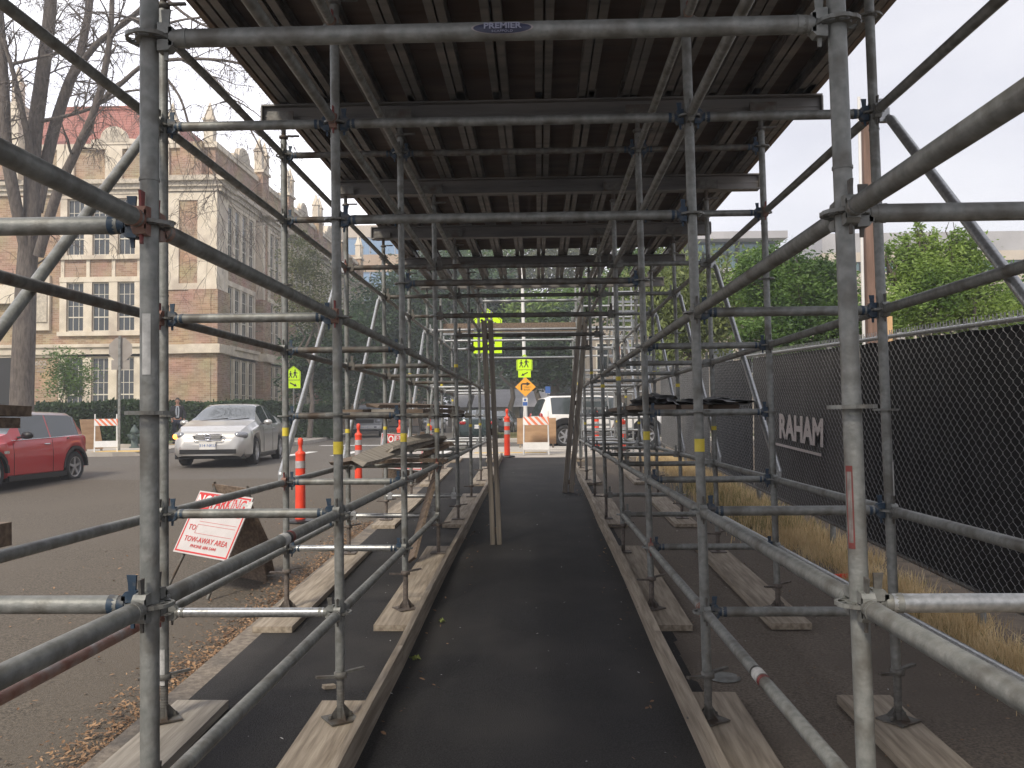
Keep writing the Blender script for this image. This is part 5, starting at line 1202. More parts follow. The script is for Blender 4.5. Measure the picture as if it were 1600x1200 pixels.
for c, fl, f_ in ((116, 2, .55), (156, 1, .45), (196, 2, .7), (236, 1, .3), (156, 2, .35), (116, 1, .3)):
    a, b2 = F[fl]; b = MB(); sbx(b, xp(c)-ww/2+.03, xp(c)+ww/2-.03, BY+.16, BY+.17, b2-(b2-a)*f_, b2); b.build('window_blind', blind, school)
# terracotta trim of the front
T = MB(); xa, xb = xp(92), xp(256)
e1 = -.07
for fl, (a, b2) in enumerate(F):
    edges = [xa]+[v for c in wcent for v in (xp(c)-ww/2, xp(c)+ww/2)]+[xb]
    for i in range(0, len(edges), 2): sbx(T, edges[i], edges[i+1], BY+e1, BY, a-.02, b2+.02)
    sbx(T, xa, xb, BY-.10, BY, b2+.02, b2+.28); sbx(T, xa-.08, xb+.08, BY-.16, BY, a-.24, a-.02)
for i, c in enumerate((96, 136, 176, 216, 252)):
    sbx(T, xp(c)-.09, xp(c)+.09, BY-.05, BY, F[1][1]+.28, F[2][0]-.24)
T.build('window_surround', M['stone'], school)
T = MB()
for (z0_, z1_, d) in ((zy(556), zy(552), .10), (zy(552), zy(541), .20), (zy(541), zy(536), .30)): sbx(T, -60, CX+d, BY-d, BY, z0_, z1_); sbx(T, CX, CX+d, BY, 82, z0_, z1_)
T.build('belt_course', M['stone'], school)
T = MB()
for (z0_, z1_, d) in ((zy(296), zy(289), .14), (zy(289), zy(281), .26), (zy(281), zy(274), .42)): sbx(T, -60, CX+d, BY-d, BY, z0_, z1_); sbx(T, CX, CX+d, BY, 82, z0_, z1_)
T.build('cornice', M['stone_d'], school)
T = MB(); sbx(T, -60, CX+.12, BY-.12, BY+.5, zy(223), zy(214)); sbx(T, CX-.5, CX+.12, BY+.5, 82, zy(223), zy(214)); 
for c in (100, 176, 250): sbx(T, xp(c)-.45, xp(c)+.45, BY-.14, BY, zy(274), zy(223))
T.build('parapet', M['stone'], school)
# curved gable above the attic
def gable(u, axis, w=1.2, z=zy(216), h=.95):
    pts = [(-w, 0), (w, 0), (w, .25), (w*.62, .30)]+[(w*.58*math.cos(t), .32+(h-.32)*math.sin(t)) for t in [math.pi*i/10 for i in range(0, 11)]]+[(-w*.62, .30), (-w, .25)]
    Mx = Matrix.Translation((u-SO.x, BY-.02-SO.y, z-SO.z)) if axis == 'x' else Matrix.Translation((CX+.02-SO.x, u-SO.y, z-SO.z)) @ Matrix.Rotation(math.pi/2, 4, 'Z')
    MB().prism(pts, .3, Mx).build('gable_ornament', M['stone'], school)
    MB().prism([(x*.62, .12+y*.72) for x, y in pts], .34, Mx).build('gable_niche', M['stone_d'], school)
gable(xp(176), 'x'); gable(xp(20), 'x')
# corner pier: brick below, terracotta quoins with brick panel above
T = MB(); sbx(T, xp(258), xp(300), BY-.35, BY, SO.z, zy(452)); sbx(T, xp(300), CX+.02, BY-.55, BY, SO.z, zy(452)); sbx(T, CX, CX+.35, BY-.55, BY+1.25, SO.z, zy(452)); T.build('corner_pier', M['brick'], school)
T = MB(); sbx(T, xp(256), xp(300), BY-.55, BY-.35, zy(553), zy(539)); sbx(T, xp(298), CX+.55, BY-.8, BY-.55, zy(553), zy(539)); sbx(T, CX+.35, CX+.58, BY-.55, BY+1.4, zy(553), zy(539)); T.build('corner_belt', M['stone'], school)
T = MB(); sbx(T, xp(258), xp(283), BY-.42, BY, zy(452), zy(297)); sbx(T, xp(312), CX+.25, BY-.42, BY, zy(452), zy(297)); sbx(T, xp(283), xp(312), BY-.42, BY, zy(310), zy(297)); sbx(T, xp(283), xp(312), BY-.42, BY, zy(452), zy(442)); sbx(T, CX, CX+.25, BY, BY+1.2, zy(452), zy(297))
T.build('corner_trim', M['stone'], school)
T = MB(); sbx(T, xp(283), xp(312), BY-.36, BY, zy(442), zy(310)); sbx(T, xp(284), xp(318), BY-.4, BY, zy(274), zy(216)); T.build('corner_brick_panel', M['brick'], school)
T = MB()
for (z0_, z1_, d) in ((zy(296), zy(289), .5), (zy(289), zy(281), .62), (zy(281), zy(273), .8)): sbx(T, xp(256)-.1, CX+d, BY-d, BY-.42, z0_, z1_); sbx(T, CX+.42, CX+d, BY-.42, BY+1.5, z0_, z1_)
T.build('corner_cornice', M['stone_d'], school)
def pinnacle(x, y, z, s=1.0):
    b = MB(); p = Vector((x, y, z))-SO
    b.box(p+Vector((0, 0, .6*s)), (.5*s, .5*s, 1.2*s)); b.box(p+Vector((0, 0, 1.25*s)), (.62*s, .62*s, .12*s))
    b.add([p+Vector(v)*s for v in ((-.25, -.25, 1.3), (.25, -.25, 1.3), (.25, .25, 1.3), (-.25, .25, 1.3), (0, 0, 2.3))], [(0, 1, 4), (1, 2, 4), (2, 3, 4), (3, 0, 4)]); b.build('pinnacle', M['stone'], school)
for x in (xp(266), xp(325)): pinnacle(x, BY+.1, zy(216))
# side piers, surrounds and attic steps
for y0_, n_ in bays:
    T = MB()
    y1_ = y0_+n_*wp-.33
    for a, b2 in F:
        ed = [y0_-.3]+[v for i in range(n_) for v in (y0_+i*wp, y0_+i*wp+.82)]+[y1_+.3]
        for i in range(0, len(ed), 2): sbx(T, CX, CX+.08, ed[i], ed[i+1], a-.02, b2+.02)
        sbx(T, CX, CX+.10, y0_-.3, y1_+.3, b2+.02, b2+.3); sbx(T, CX, CX+.16, y0_-.36, y1_+.36, a-.24, a-.02)
    T.build('side_window_surround', M['stone'], school)
for y in (51.2, 56.6, 64.4, 71.9, 79.6):
    T = MB(); TB = MB(); sbx(TB, CX, CX+.45, y-.75, y+.75, SO.z, zy(440)); sbx(T, CX, CX+.42, y-.7, y-.3, zy(440), zy(298)); sbx(T, CX, CX+.42, y+.3, y+.7, zy(440), zy(298)); sbx(TB, CX, CX+.36, y-.3, y+.3, zy(440), zy(298))
    T.build('pier_quoin', M['stone'], school); T = MB(); sbx(T, CX+.2, CX+.7, y-.85, y+.85, zy(553), zy(539)); T.build('pier_belt', M['stone'], school); T = MB(); sbx(T, CX+.42, CX+.85, y-.9, y+.9, zy(287), zy(273)); T.build('pier_cornice', M['stone_d'], school); T = MB(); sbx(TB, CX, CX+.35, y-.6, y+.6, zy(273), zy(205)); sbx(T, CX-.4, CX+.45, y-.7, y+.7, zy(205), zy(200))
    T.build('pier_trim', M['stone'], school); TB.build('side_pier', M['brick'], school)
    pinnacle(CX+.1, y-.5, zy(200), .9); pinnacle(CX+.1, y+.5, zy(200), .9)

for y in (48, 60.5, 68): gable(y, 'y', 1.6)
# niche, portal and house number at the left
T = MB(); sbx(T, xp(53), xp(78), BY-.18, BY, zy(513), zy(425)); sbx(T, xp(30), xp(47), BY-.25, BY, SO.z, zy(300)); sbx(T, xp(-40), xp(47), BY-.3, BY-.25, zy(470), zy(440)); T.build('portal_surround', M['stone'], school)
T = MB(); sbx(T, xp(56), xp(75), BY-.24, BY-.18, zy(500), zy(440)); T.build('portal_niche', M['stone_d'], school)
T = MB(); sbx(T, xp(-30), xp(22), BY-.03, BY, SO.z, zy(552)); T.build('portal_door', M['black'], school)
numi = mat('pale_number_letters', (.45,.38,.33), rough=.7)
text_mesh('house_number', '602', .34, numi, face_m(Vector((xp(63), BY-.012, zy(565)))-SO, (1, 0, 0), (0, 0, 1)), school, .01, 1.2, bold=.01)
text_mesh('house_number', 'STREET', .17, numi, face_m(Vector((xp(64), BY-.012, zy(572.5)))-SO, (1, 0, 0), (0, 0, 1)), school, .008, 1.1); text_mesh('house_number', 'WEST', .17, numi, face_m(Vector((xp(63.5), BY-.012, zy(578.5)))-SO, (1, 0, 0), (0, 0, 1)), school, .008, 1.1)
# tiled hip roof: rows of real steps
rf = MB(); x0_, x1_, y0_, y1_ = at(93, 650, BY+7.5).x, xp(228), BY+.9, BY+7.5; z0_ = zy(214); z1_ = at(150, 172, y1_).z; n_ = 15
for i in range(n_):
    f0, f1 = i/n_, (i+1)/n_; ya, yb = y0_+(y1_-y0_)*f0, y0_+(y1_-y0_)*f1; za, zb = z0_+(z1_-z0_)*f0, z0_+(z1_-z0_)*f1
    xa, xb = x1_-2.5*f0, x1_-2.5*f1
    vs = [Vector(v)-SO for v in ((x0_, ya, za), (xa, ya, za), (xb, yb, zb-.02), (x0_, yb, zb-.02), (x0_, ya, za-.09), (xa, ya, za-.09))]
    rf.add(vs, [(0, 1, 2, 3), (4, 5, 1, 0)]); rf.add([Vector(v)-SO for v in ((xa, ya, za), (xa, BY+14, za), (xb, BY+14, zb), (xb, yb, zb))], [(0, 1, 2, 3)])
rf.build('roof', M['tile'], school)
T = MB(); sbx(T, x0_, x1_-2.5, y1_-.15, y1_+.15, z1_-.05, z1_+.18); T.build('roof_ridge', M['tile'], school)
T = MB(); sbx(T, -60, CX-.6, BY+.5, BY+30, zy(222)-.4, zy(222)-.3); sbx(T, CX-18, CX-.6, BY+15, 81, zy(222)-.4, zy(222)-.3); T.build('flat_roof', M['soil'], school)

T = MB(); TB = MB(); sbx(TB, xp(-60), xp(30), BY-.5, BY+.3, zy(273), zy(160)); TB.build('entrance_tower', M['brick'], school)
sbx(T, xp(22), xp(34), BY-.62, BY+.3, zy(273), zy(158)); sbx(T, xp(-62), xp(34), BY-.66, BY+.35, zy(160), zy(150)); T.build('tower_quoin', M['stone'], school); pinnacle(xp(26), BY-.2, zy(150), .9)
# ---- other buildings
def banded(name, label, x0, x1, y0, y1, z0, bands, mull=1.5):
    t = thing(name, label, 'building', ((x0+x1)/2, y0, z0)); O = Vector(t.location); mats_ = {}
    for (zb, h, kind) in bands:
        b = MB(); ins = .0 if kind not in ('bluglass', 'grnglass') else .12
        b.bb(x0+ins-O.x, x1-ins-O.x, y0+ins-O.y, y1-O.y, zb-O.z, zb+h-O.z); nm = {'bluglass': 'glazing', 'grnglass': 'glazing'}.get(kind, 'wall_band'); gl = b.build(nm, M[kind], t)
        if nm == 'glazing':
            x = x0+mull; m_ = MB()
            while x < x1-.2: m_.bb(x-.04-O.x, x+.04-O.x, y0+.04-O.y, y0+.12-O.y, zb-O.z, zb+h-O.z); x += mull
            y = y0+mull
            while y < y1: m_.bb(x0+.04-O.x, x0+.12-O.x, y-.04-O.y, y+.04-O.y, zb-O.z, zb+h-O.z); y += mull
            m_.bb(x0+.03-O.x, x1-.03-O.x, y0+.05-O.y, y0+.115-O.y, zb+h*.93-O.z, zb+h*.95-O.z); m_.bb(x0+.045-O.x, x0+.115-O.x, y0+.05-O.y, y1-.1-O.y, zb+h*.93-O.z, zb+h*.95-O.z); m_.build('mullion', M['greywall'] if kind == 'bluglass' else M['black'], gl)
    return t
def Z(y, Y): return at(560, y, Y).z
Yo = 95; bd = [(g(40), Z(483, Yo)-g(40), 'tan'), (Z(483, Yo), Z(463, Yo)-Z(483, Yo), 'bluglass'), (Z(463, Yo), Z(450, Yo)-Z(463, Yo), 'tan_l'), (Z(450, Yo), Z(425, Yo)-Z(450, Yo), 'bluglass'),
 (Z(425, Yo), Z(398, Yo)-Z(425, Yo), 'tan'), (Z(398, Yo), Z(371, Yo)-Z(398, Yo), 'bluglass'), (Z(371, Yo), Z(352, Yo)-Z(371, Yo), 'tan_l')]
banded('office_building', 'tan office building with bands of blue reflective glass beyond the left trees', at(500, 400, Yo).x, at(655, 400, Yo).x, Yo, Yo+20, g(40), bd, 1.4)
Yg = 60
def Zr(y, Y, x=1150): return at(x, y, Y).z
t = banded('glazed_building', 'tan building with a dark framed green glass top storey behind the right trees', at(1085, 400, Yg).x, at(1215, 400, Yg).x, Yg, Yg+14, g(40), [(g(40), Zr(421, Yg)-g(40), 'tan_l'), (Zr(421, Yg), Zr(378, Yg)-Zr(421, Yg), 'grnglass')], 2.3)
O = Vector(t.location); b = MB(); b.bb(at(1075, 400, Yg).x-O.x, at(1225, 400, Yg).x-O.x, -1.0, 15, Zr(377, Yg)-O.z, Zr(366, Yg)-O.z); b.build('roof', M['greywall'], t)
b = MB(); b.bb(at(1150, 400, Yg).x-O.x, at(1155, 400, Yg).x-O.x, -.1, 0.02, Zr(424, Yg)-O.z, Zr(377, Yg)-O.z); b.bb(at(1085, 400, Yg).x-O.x, at(1215, 400, Yg).x-O.x, -.08, 0.05, Zr(398, Yg)-O.z, Zr(396, Yg)-O.z); b.build('window_bar', M['black'], t)
b = MB(); b.bb(at(1078, 400, Yg).x-O.x, at(1222, 400, Yg).x-O.x, -.6, 0, Zr(425, Yg)-O.z, Zr(421, Yg)-O.z); b.build('sill_band', M['greywall'], t)
Yw = 70; x0_, x1_ = at(1285, 400, Yw).x, at(1900, 400, Yw).x
banded('long_building', 'long pale flat roofed building with a thin window strip at the far right', x0_, x1_, Yw, Yw+20, g(40), [(g(40), Zr(424, Yw, 1500)-g(40), 'tan_l'), (Zr(424, Yw, 1500), Zr(407, Yw, 1500)-Zr(424, Yw, 1500), 'grnglass'), (Zr(407, Yw, 1500), Zr(392, Yw, 1500)-Zr(407, Yw, 1500), 'tan_l'), (Zr(392, Yw, 1500), Zr(362, Yw, 1500)-Zr(392, Yw, 1500), 'greywall')], 3)
Yb = 44; t = thing('beige_building', 'plain beige building behind the fence and weeping tree', 'building', (at(1060, 500, Yb).x, Yb, g(40))); O = Vector(t.location)
xs0, xs1 = at(925, 500, Yb).x, at(1330, 500, Yb).x; zt = Zr(438, Yb, 1050)
b = MB(); b.bb(xs0-O.x, xs1-O.x, 0, 12, -.0, zt-O.z); b.build('wall', M['beige'], t); b = MB(); b.bb(xs0-.3-O.x, xs1+.3-O.x, -.3, 12.3, zt-O.z, zt+.35-O.z); b.build('parapet', M['greywood'], t)
for px in (948, 985, 1020, 1130, 1175):
    for py in (470, 560):
        w = MB(); c = at(px, py, Yb); w.bb(c.x-.55-O.x, c.x+.55-O.x, -.06, -.02, c.z-.8-O.z, c.z+.8-O.z); wo = w.build('window', M['sash'], t); w = MB(); w.bb(c.x-.48-O.x, c.x+.48-O.x, -.08, -.061, c.z-.73-O.z, c.z+.73-O.z); w.build('pane', M['pane'], wo)
Yr = 78; c0 = at(690, 640, Yr); c1 = at(885, 640, Yr); zr0, zr1 = at(760, 636, Yr).z, at(760, 606, Yr).z
t = thing('low_house', 'low building with a grey roof seen under the trees down the street', 'building', ((c0.x+c1.x)/2, Yr, g(40))); O = Vector(t.location)
b = MB(); b.bb(c0.x+.5-O.x, c1.x-.5-O.x, .6, 9, 0, zr0-O.z); b.build('wall', M['beige'], t)
b = MB(); b.add([Vector(v)-O for v in ((c0.x, Yr, zr0), (c1.x, Yr, zr0), (c1.x-1.5, Yr+5, zr1), (c0.x+1.5, Yr+5, zr1), (c1.x, Yr+10, zr0), (c0.x, Yr+10, zr0))], [(0, 1, 2, 3), (3, 2, 4, 5), (1, 4, 2), (5, 0, 3), (0, 5, 4, 1)]); b.build('roof', M['greywall'], t)
for x_ in (-3, 1.4): MB().bb(x_, x_+1.4, .55, .6, .8, 1.9).build('window', M['pane'], t)
# overhead fascia sign board/canopy seen through the far frames
t = thing('far_gantry', 'long brown horizontal board spanning between far scaffold posts above the path end', 'board', (0, yk(7)+.06, CZ+1.78)); b = MB(); b.bb(-1.9, .78, -.02, .02, -.09, .09); b.build('board', M['lumber'], t)
b = MB(); b.bb(-1.9, .78, -.035, -.022, -.14, -.10); b.build('rail', M['galv_bright'], t)

# ================================================================== trees and hedges
def leaves_mb(blobs, n, size, seed, clumps=22, spread=.16, droop=0.0, flat=.5):
    r = random.Random(seed); b = MB(); vs = []; fs = []
    vol = [a[1][0]*a[1][1]*a[1][2] for a in blobs]; tot = sum(vol); cl = []
    for (c, rad), v in zip(blobs, vol):
        for i in range(max(4, int(clumps*len(blobs)*v/tot))):
            while True:
                d = Vector((r.uniform(-1, 1), r.uniform(-1, 1), r.uniform(-1, 1)))
                if .25 < d.length < 1: break
            d = d*(.55+.45*r.random())/max(d.length, .6); cl.append((Vector(c)+Vector((d.x*rad[0], d.y*rad[1], d.z*rad[2])), max(rad)*r.uniform(.6, 1.3)*spread*2))
    for i in range(n):
        c, s = cl[r.randrange(len(cl))]; p = c+Vector((r.gauss(0, s), r.gauss(0, s), r.gauss(0, s*.75)))
        if droop: p.z -= abs(r.gauss(0, droop))
        sz = size*r.uniform(.55, 1.35); a = Vector((r.gauss(0, 1), r.gauss(0, 1), r.gauss(0, flat) - droop*1.2)).normalized(); q = a.orthogonal().normalized(); q = (Matrix.Rotation(r.uniform(0, 6.28), 3, a) @ q)
        o = len(vs); w = .38; vs += [p-a*sz, p-q*sz*w, p+a*sz, p+q*sz*w]; fs.append((o, o+1, o+2, o+3))
    return b.add(vs, fs)
def limb(b, p, q, r0, r1, seed, wob=.06, n=6, sides=8):
    r = random.Random(seed); p = Vector(p); q = Vector(q); ln = (q-p).length; pts = [p]; rr = [r0]
    for i in range(1, n+1):
        f = i/n; pts.append(p.lerp(q, f)+Vector((r.gauss(0, 1), r.gauss(0, 1), r.gauss(0, .5)))*ln*wob*(1 if i < n else 0)*.5); rr.append(r0+(r1-r0)*f)
    b.tube(pts, rr, sides); return pts
def tree(label, base, h_trunk, r0, blobs, n, size, mt, seed, group=None, name='tree', **kw):
    t = thing(name, label, 'tree', base, 0, group); B = Vector(base)
    b = MB(); pts = limb(b, (0, 0, -.1), (blobs[0][0][0]-B.x, blobs[0][0][1]-B.y, blobs[0][0][2]-B.z), r0, r0*.3, seed, .05, 8)
    fork = pts[max(2, min(len(pts)-2, int(len(pts)*.45)))]
    for i, (c, rad) in enumerate(blobs):
        cc = Vector(c)-B
        if i: limb(b, fork, cc, r0*.5, r0*.12, seed+i, .12)
        rr = random.Random(seed*7+i)
        for k in range(5):
            d = Vector((rr.uniform(-1, 1)*rad[0], rr.uniform(-1, 1)*rad[1], rr.uniform(-.6, 1)*rad[2]))*.85; limb(b, cc*.8+fork*.2, cc+d, r0*.18, r0*.04, seed+k*3, .12, 4, 5)
    b.build('trunk', M['bark'], t)
    lb = leaves_mb([(Vector(c)-B, rad) for c, rad in blobs], n, size, seed, **kw); lb.build('crown', mt, t); return t
def pb(px, py, Y, rpx, asp=1.0, dep=1.0):   # a crown lobe given by its middle and its real radius
    r = rpx*Y/1350; c = at(px, py, Y); return (c, (r, r*dep, r*asp))
# behind the fence, right
tree('lime green tree with pointed upright shoots behind the black fence on the right', (at(1470, 600, 15).x, 15, g(15)), 2, .12, [pb(1460, 455, 15, 62, 1.1), pb(1420, 415, 15.2, 34, 1.5), pb(1505, 410, 15, 34, 1.6), pb(1395, 490, 14.6, 45), pb(1535, 480, 15.2, 52), pb(1450, 375, 15, 20, 1.4), pb(1500, 385, 15, 16, 1.9), pb(1412, 378, 15, 9, 3), pb(1436, 362, 15, 7, 3), pb(1462, 385, 15, 9, 3), pb(1490, 362, 15, 8, 3), pb(1520, 385, 15, 9, 3), pb(1550, 430, 15, 10, 2.5), pb(1385, 400, 15, 9, 2.6)], 30000, .040, M['lf_lime'], 21, clumps=60, spread=.10)
tree('dark green tree low behind the fence near the far right edge', (at(1590, 600, 17).x, 17, g(17)), 2, .12, [pb(1600, 500, 17, 60), pb(1560, 530, 16.5, 45), pb(1660, 470, 17.5, 70)], 15000, .05, M['lf_mid'], 22, clumps=40, spread=.12)
tree('broad bright green tree behind the fence left of the timber post', (at(1240, 600, 20).x, 20, g(20)), 2.4, .16, [pb(1235, 480, 20, 62), pb(1290, 450, 20.5, 48, 1.0), pb(1190, 430, 20, 40, 1.1), pb(1250, 415, 20, 45, .8), pb(1200, 530, 19.5, 50), pb(1280, 520, 20, 55), pb(1330, 500, 20, 50)], 36000, .055, M['lf_mid'], 23, clumps=50, spread=.11)
tree('rounded pale green tree top in front of the glazed building', (at(1190, 600, 24).x, 24, g(20)), 2.4, .14, [pb(1185, 412, 24, 28), pb(1160, 450, 24, 30), pb(1215, 440, 24, 32)], 9000, .065, M['lf_lime'], 24, clumps=40, spread=.12)
tree('weeping pale green tree with hanging branches beyond the right scaffold posts', (at(1085, 600, 26).x, 26, g(26)), 3, .16, [pb(1075, 455, 26, 50, 1.2), pb(1035, 470, 26, 42, 1.3), pb(1120, 450, 26, 40, 1.3), pb(1010, 450, 27, 34, 1.4), pb(1095, 500, 26, 50, .9), pb(1045, 530, 25.5, 26, 1.1)], 22000, .085, M['lf_weep'], 25, clumps=20, droop=.28, flat=1.2)
tree('mid green tree behind the stair tower', (at(960, 600, 40).x, 40, g(40)), 4, .2, [pb(985, 470, 39, 40, 1.1), pb(930, 470, 40, 36), pb(1000, 420, 40, 45)], 8000, .13, M['lf_mid'], 26)
# street trees, left and middle distance
tree('sparse olive green street tree in front of the school side wall', (at(483, 640, 41).x, 41, g(40)), 4, .14, [pb(480, 455, 41, 44, 1.3), pb(470, 400, 41, 30, 1.2), pb(505, 500, 41, 30), pb(455, 480, 41.5, 22)], 9000, .075, M['lf_olive'], 31, clumps=70, spread=.10)
tree('dense dark green tree between the school sign and the grey off-road car', (at(515, 640, 46).x, 46, g(40)), 4, .2, [pb(510, 560, 46, 52, 1.0), pb(480, 590, 45, 34), pb(545, 530, 47, 40, 1.1), pb(530, 610, 45, 34, .7)], 14000, .14, M['lf_dark'], 32, clumps=26)
tree('tall dark evergreen with a pointed green side beyond the grey off-road car', (at(600, 640, 58).x, 58, g(40)), 5, .3, [pb(600, 540, 58, 60, 1.1), pb(575, 500, 57, 42, .9), pb(630, 480, 58, 56, 1.2), pb(610, 590, 57, 54, .7), pb(560, 570, 57, 36)], 18000, .17, M['lf_dark'], 33, clumps=26)
tree('young ornamental tree with fine leaves in front of the school windows', (at(96, 640, 35).x, 35, g(40)), 2, .05, [pb(100, 595, 35, 26, 1.2), pb(118, 580, 35, 26, 1.1), pb(95, 560, 35, 16, 1.4), pb(128, 610, 35, 14)], 3800, .065, M['lf_mid'], 34, clumps=26)
far_trees = [(660, 70, [(660, 500, 75, 1.1), (690, 430, 60, 1.0), (640, 580, 60, .8)], 'lf_dark', 'dark evergreen filling the view left of the path end, beyond the street'),
 (730, 74, [(730, 480, 62, 1.2), (745, 410, 58, 1), (720, 560, 56, .9)], 'lf_mid', 'mid green tree behind the large yellow crossing sign'),
 (800, 66, [(800, 540, 50, .9), (775, 460, 52, .9), (830, 560, 46, .8)], 'lf_dark', 'dark tree directly behind the lamp post signs'),
 (865, 55, [(870, 545, 66, .8), (905, 520, 54, 1), (845, 580, 44, .6)], 'lf_dark', 'dark low spreading tree with thick trunk above the white car'),
 (850, 60, [(830, 490, 48, .55), (880, 488, 44, .5), (905, 470, 40, .7)], 'lf_lime', 'lime green tree top seen through the far scaffold bars'),
 (800, 85, [(800, 415, 80, .9), (900, 415, 80, .9), (700, 400, 70, .9)], 'lf_olive', 'tall olive green tree closing the far end above the other crowns'),
 (950, 64, [(950, 500, 60, 1.3), (1000, 470, 55, 1.2)], 'lf_mid', 'green tree behind the far right scaffold bars'),
 (560, 90, [(545, 600, 45, .8), (590, 610, 50, .7), (500, 600, 40, .7)], 'lf_dark', 'low dark tree far down the street left of the office building')]
for i, (bx, Y, bl, mt, lab) in enumerate(far_trees):
    tree(lab, (at(bx, 640, Y).x, Y, g(40)), 5, .45 if i == 3 else .25, [pb(x, y, Y, r*.82, a) for x, y, r, a in bl], 12000 if i != 4 else 8000, .0034*Y, M[mt], 50+i, 'trees closing the far end of the street', clumps=26)
def hedge(label, x0, x1, y0, y1, h, n, seed, name='hedge'):
    t = thing(name, label, 'hedge', ((x0+x1)/2, (y0+y1)/2, g(40))); w, d = abs(x1-x0), abs(y1-y0); r = random.Random(seed); vs = []; fs = []
    MB().bb(-w/2+.12, w/2-.12, -d/2+.12, d/2-.12, 0, h-.12).build('core', M['lf_dark'], t)
    for i in range(n):
        f = r.random(); u, v = r.uniform(-w/2, w/2), r.uniform(0, h); j = r.gauss(0, .05)
        if f < .55: p = Vector((u, -d/2+j, v))
        elif f < .8: p = Vector((u, r.uniform(-d/2, d/2), h+j+.05*math.sin(u*1.7)))
        elif f < .9: p = Vector((w/2+j, r.uniform(-d/2, d/2), v))
        else: p = Vector((-w/2+j, r.uniform(-d/2, d/2), v))
        a = Vector((r.gauss(0, 1), r.gauss(0, 1), r.gauss(0, 1))).normalized(); q = a.orthogonal().normalized(); s = r.uniform(.05, .10); o = len(vs); vs += [p-a*s, p-q*s*.5, p+a*s, p+q*s*.5]; fs.append((o, o+1, o+2, o+3))
    MB().add(vs, fs).build('foliage', M['hedge'], t)
xh = lambda x, Y: at(x, 650, Y).x
for i, (bx, Y, bl, mt, lab) in enumerate([(770, 105, [(700, 590, 60, .6), (760, 600, 60, .6), (830, 590, 60, .7), (900, 590, 60, .7)], 'lf_dark', 'low dark tree belt behind the grey roofed house'), (900, 100, [(930, 560, 60, .9), (985, 590, 60, .8), (900, 600, 50, .6)], 'lf_dark', 'dark tree far behind the white car')]):
    tree(lab, (at(bx, 640, Y).x, Y, g(40)), 5, .3, [pb(x, y, Y, r*.82, a) for x, y, r, a in bl], 11000, .0038*Y, M[mt], 70+i, 'trees closing the far end of the street', clumps=26)
hedge('clipped dark green hedge in front of the left school windows', xh(62, 31.5), xh(238, 31.5), 31.2, 32.4, at(200, 631, 31.5).z-g(40), 9000, 1)
hedge('clipped dark green hedge behind the man and the silver car', xh(263, 38), xh(440, 38), 37.6, 38.8, at(330, 630, 38).z-g(40), 9000, 2)
hedge('dark hedge along the pavement beyond the small crossing sign', xh(455, 42.5), xh(525, 42.5), 42, 43.2, 1.55, 5000, 3)
t = thing('garden_wall', 'low concrete wall edging the grass in front of the hedge', 'low wall', (-30, 28.95, g(40))); MB().bb(-40, -xh(0, 1)*0+xh(240, 29)+30, -.1, .1, 0, .13).build('coping', M['concrete'], t)

# --- big bare tree on the left
Yt = 27.0
bt = thing('bare_tree', 'large multi-stemmed leafless tree with drooping twigs at the far left corner', 'tree', (at(28, 700, Yt).x, Yt, g(40))); B0 = Vector(bt.location)
tb = MB()
def P_(x, y, dY=0): return at(x, y, Yt+dY)-B0
limbs = [([(36, 760, 0), (34, 640, 0), (38, 520, 0), (42, 420, .1), (50, 330, .1)], (.80, .66, .62, .56, .54)),
 ([(42, 400, 0), (12, 250, -.6), (6, 140, -.8), (0, 40, -1), (-8, -60, -1)], (.34, .34, .30, .26, .2)),
 ([(50, 340, .1), (52, 230, .2), (66, 120, .3), (78, 20, .5), (84, -90, .6)], (.48, .44, .40, .36, .28)),
 ([(52, 260, 0), (34, 170, -.5), (14, 90, -1), (-10, 30, -1)], (.24, .16, .12, .08)),
 ([(58, 330, .2), (80, 220, .6), (104, 140, .8), (124, 90, 1), (138, 20, 1.2), (150, -70, 1.3)], (.34, .34, .30, .26, .22, .16)),
 ([(60, 400, -.2), (90, 300, -.6), (122, 230, -.9), (150, 165, -1.0), (172, 60, -1.2), (176, -60, -1.3)], (.30, .28, .24, .20, .16, .12)),
 ([(108, 130, .8), (150, 70, .6), (205, 28, .4), (250, -20, .3)], (.20, .18, .14, .10)),
 ([(150, 165, -1), (190, 130, -1.4), (230, 100, -1.6), (300, 92, -2), (370, 98, -2.5), (420, 120, -3)], (.13, .13, .11, .09, .07, .04)),
 ([(60, 190, .2), (100, 182, .1), (140, 170, -.2), (190, 145, -.5), (230, 140, -.8)], (.13, .10, .09, .07, .05)),
 ([(172, 60, -1.2), (200, 30, -1.5), (240, 40, -2), (290, 30, -2.5), (340, 25, -3)], (.11, .10, .08, .06, .03)),
 ([(240, 98, -1.6), (280, 150, -2), (300, 210, -2.1), (330, 260, -2.2), (345, 310, -2.3)], (.08, .07, .055, .04, .02)),
 ([(300, 92, -2), (350, 140, -2.4), (390, 200, -2.8), (425, 270, -3)], (.08, .07, .05, .02)),
 ([(20, 100, -.9), (60, 90, -.9), (90, 80, -1), (140, 40, -1.2)], (.10, .08, .06, .05)),
 ([(250, -10, .3), (300, 30, 0), (360, 60, -.5), (440, 130, -1)], (.10, .08, .06, .03)),
 ([(205, 28, .4), (240, 60, 0), (262, 130, -.4), (270, 200, -.6)], (.09, .07, .05, .02))]
tips = []
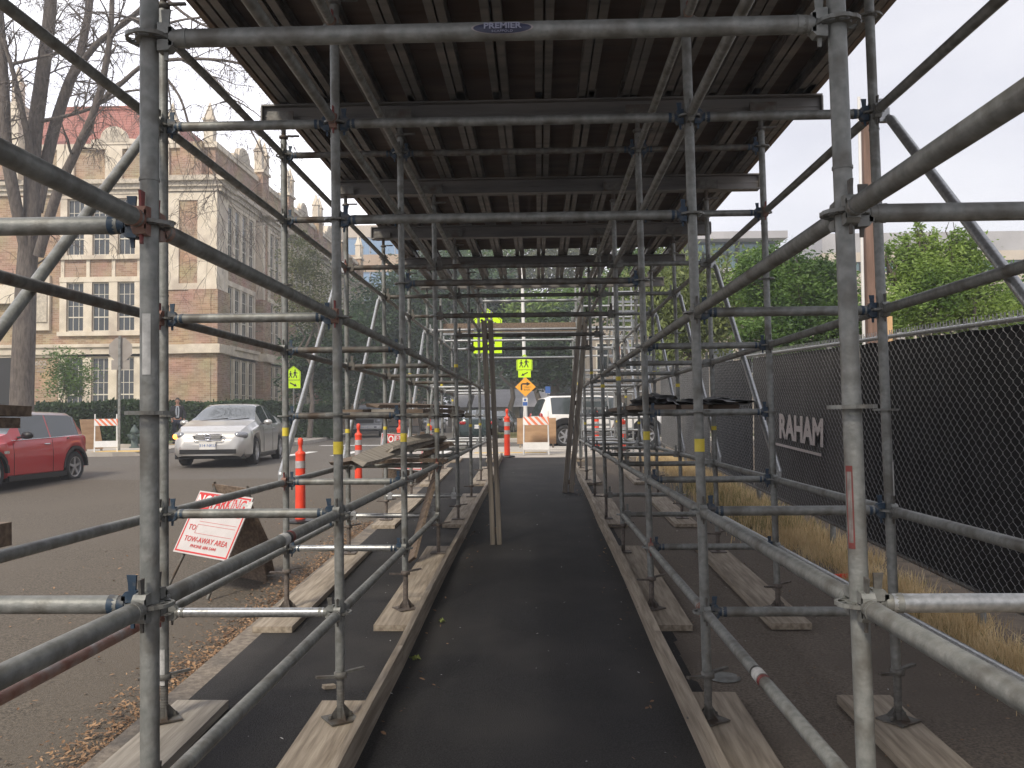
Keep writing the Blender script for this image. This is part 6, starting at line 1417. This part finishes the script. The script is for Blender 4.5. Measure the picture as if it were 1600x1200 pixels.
for pts, rr in limbs:
    P3 = [P_(*p) for p in pts]; fine = []; fr = []
    for i in range(len(P3)-1):
        for k in range(4):
            f = k/4; p0, p1, p2, p3 = P3[max(i-1, 0)], P3[i], P3[i+1], P3[min(i+2, len(P3)-1)]
            fine.append(.5*((2*p1)+(p2-p0)*f+(2*p0-5*p1+4*p2-p3)*f*f+(3*p1-p0-3*p2+p3)*f**3)); fr.append((rr[i]+(rr[i+1]-rr[i])*f)*.5*1.1)
    fine.append(P3[-1]); fr.append(rr[-1]*.5); tb.tube(fine, fr, 10)
    for i in range(len(fine)//3, len(fine)): tips.append((fine[i], (fine[i]-fine[max(i-1, 0)]).normalized() if i else Vector((0, 0, 1)), fr[i]))
tb.build('trunk', M['bark'], bt)
tw = MB(); tr_r = random.Random(5)
def twig(p, d, ln, r, depth):
    n = 5; pts = [p]; rr = [r]; dd = d.normalized()
    for i in range(n):
        dd = (dd+Vector((tr_r.gauss(0, .22), tr_r.gauss(0, .22), tr_r.gauss(0, .18)-.10*(3-depth)))).normalized(); pts.append(pts[-1]+dd*ln/n); rr.append(max(.004, r*(1-.75*(i+1)/n)))
    tw.tube(pts, rr, 4, cap=False)
    if depth > 0:
        for k in range(tr_r.choice((2, 3, 3, 4))):
            i = tr_r.randint(1, n); nd = (pts[i]-pts[i-1]).normalized()+Vector((tr_r.gauss(0, .8), tr_r.gauss(0, .8), tr_r.gauss(0, .6))); twig(pts[i], nd, ln*tr_r.uniform(.45, .75), rr[i]*.75+.002, depth-1)
for i in range(150):
    p, d, r = tips[tr_r.randrange(len(tips))]
    if p.z < 4 and r > .1: continue
    nd = d+Vector((tr_r.gauss(.35, .8), tr_r.gauss(0, .8), tr_r.gauss(0, .7))); twig(p, nd, tr_r.uniform(1.0, 2.4), min(.03, r*.5)+.004, 3)
tw.build('twigs', M['bark'], bt)
for o in bpy.data.objects:
    if o.type == 'EMPTY': o.empty_display_size = .1

# ================================================================== thin haze in the air
hz = MB().bb(-405, 405, -14, 705, -3, 34); hm = bpy.data.materials.new('thin_haze'); hm.use_nodes = True; hn = hm.node_tree; hn.nodes.clear()
ho = hn.nodes.new('ShaderNodeOutputMaterial'); hv = hn.nodes.new('ShaderNodeVolumePrincipled'); hv.inputs['Density'].default_value = .0021; hv.inputs['Color'].default_value = (.87, .92, 1.0, 1); hv.inputs['Anisotropy'].default_value = .2
hn.links.new(hv.outputs[0], ho.inputs['Volume']); tag(hz.build('haze', hm), kind='stuff')
scene.cycles.volume_bounces = 1
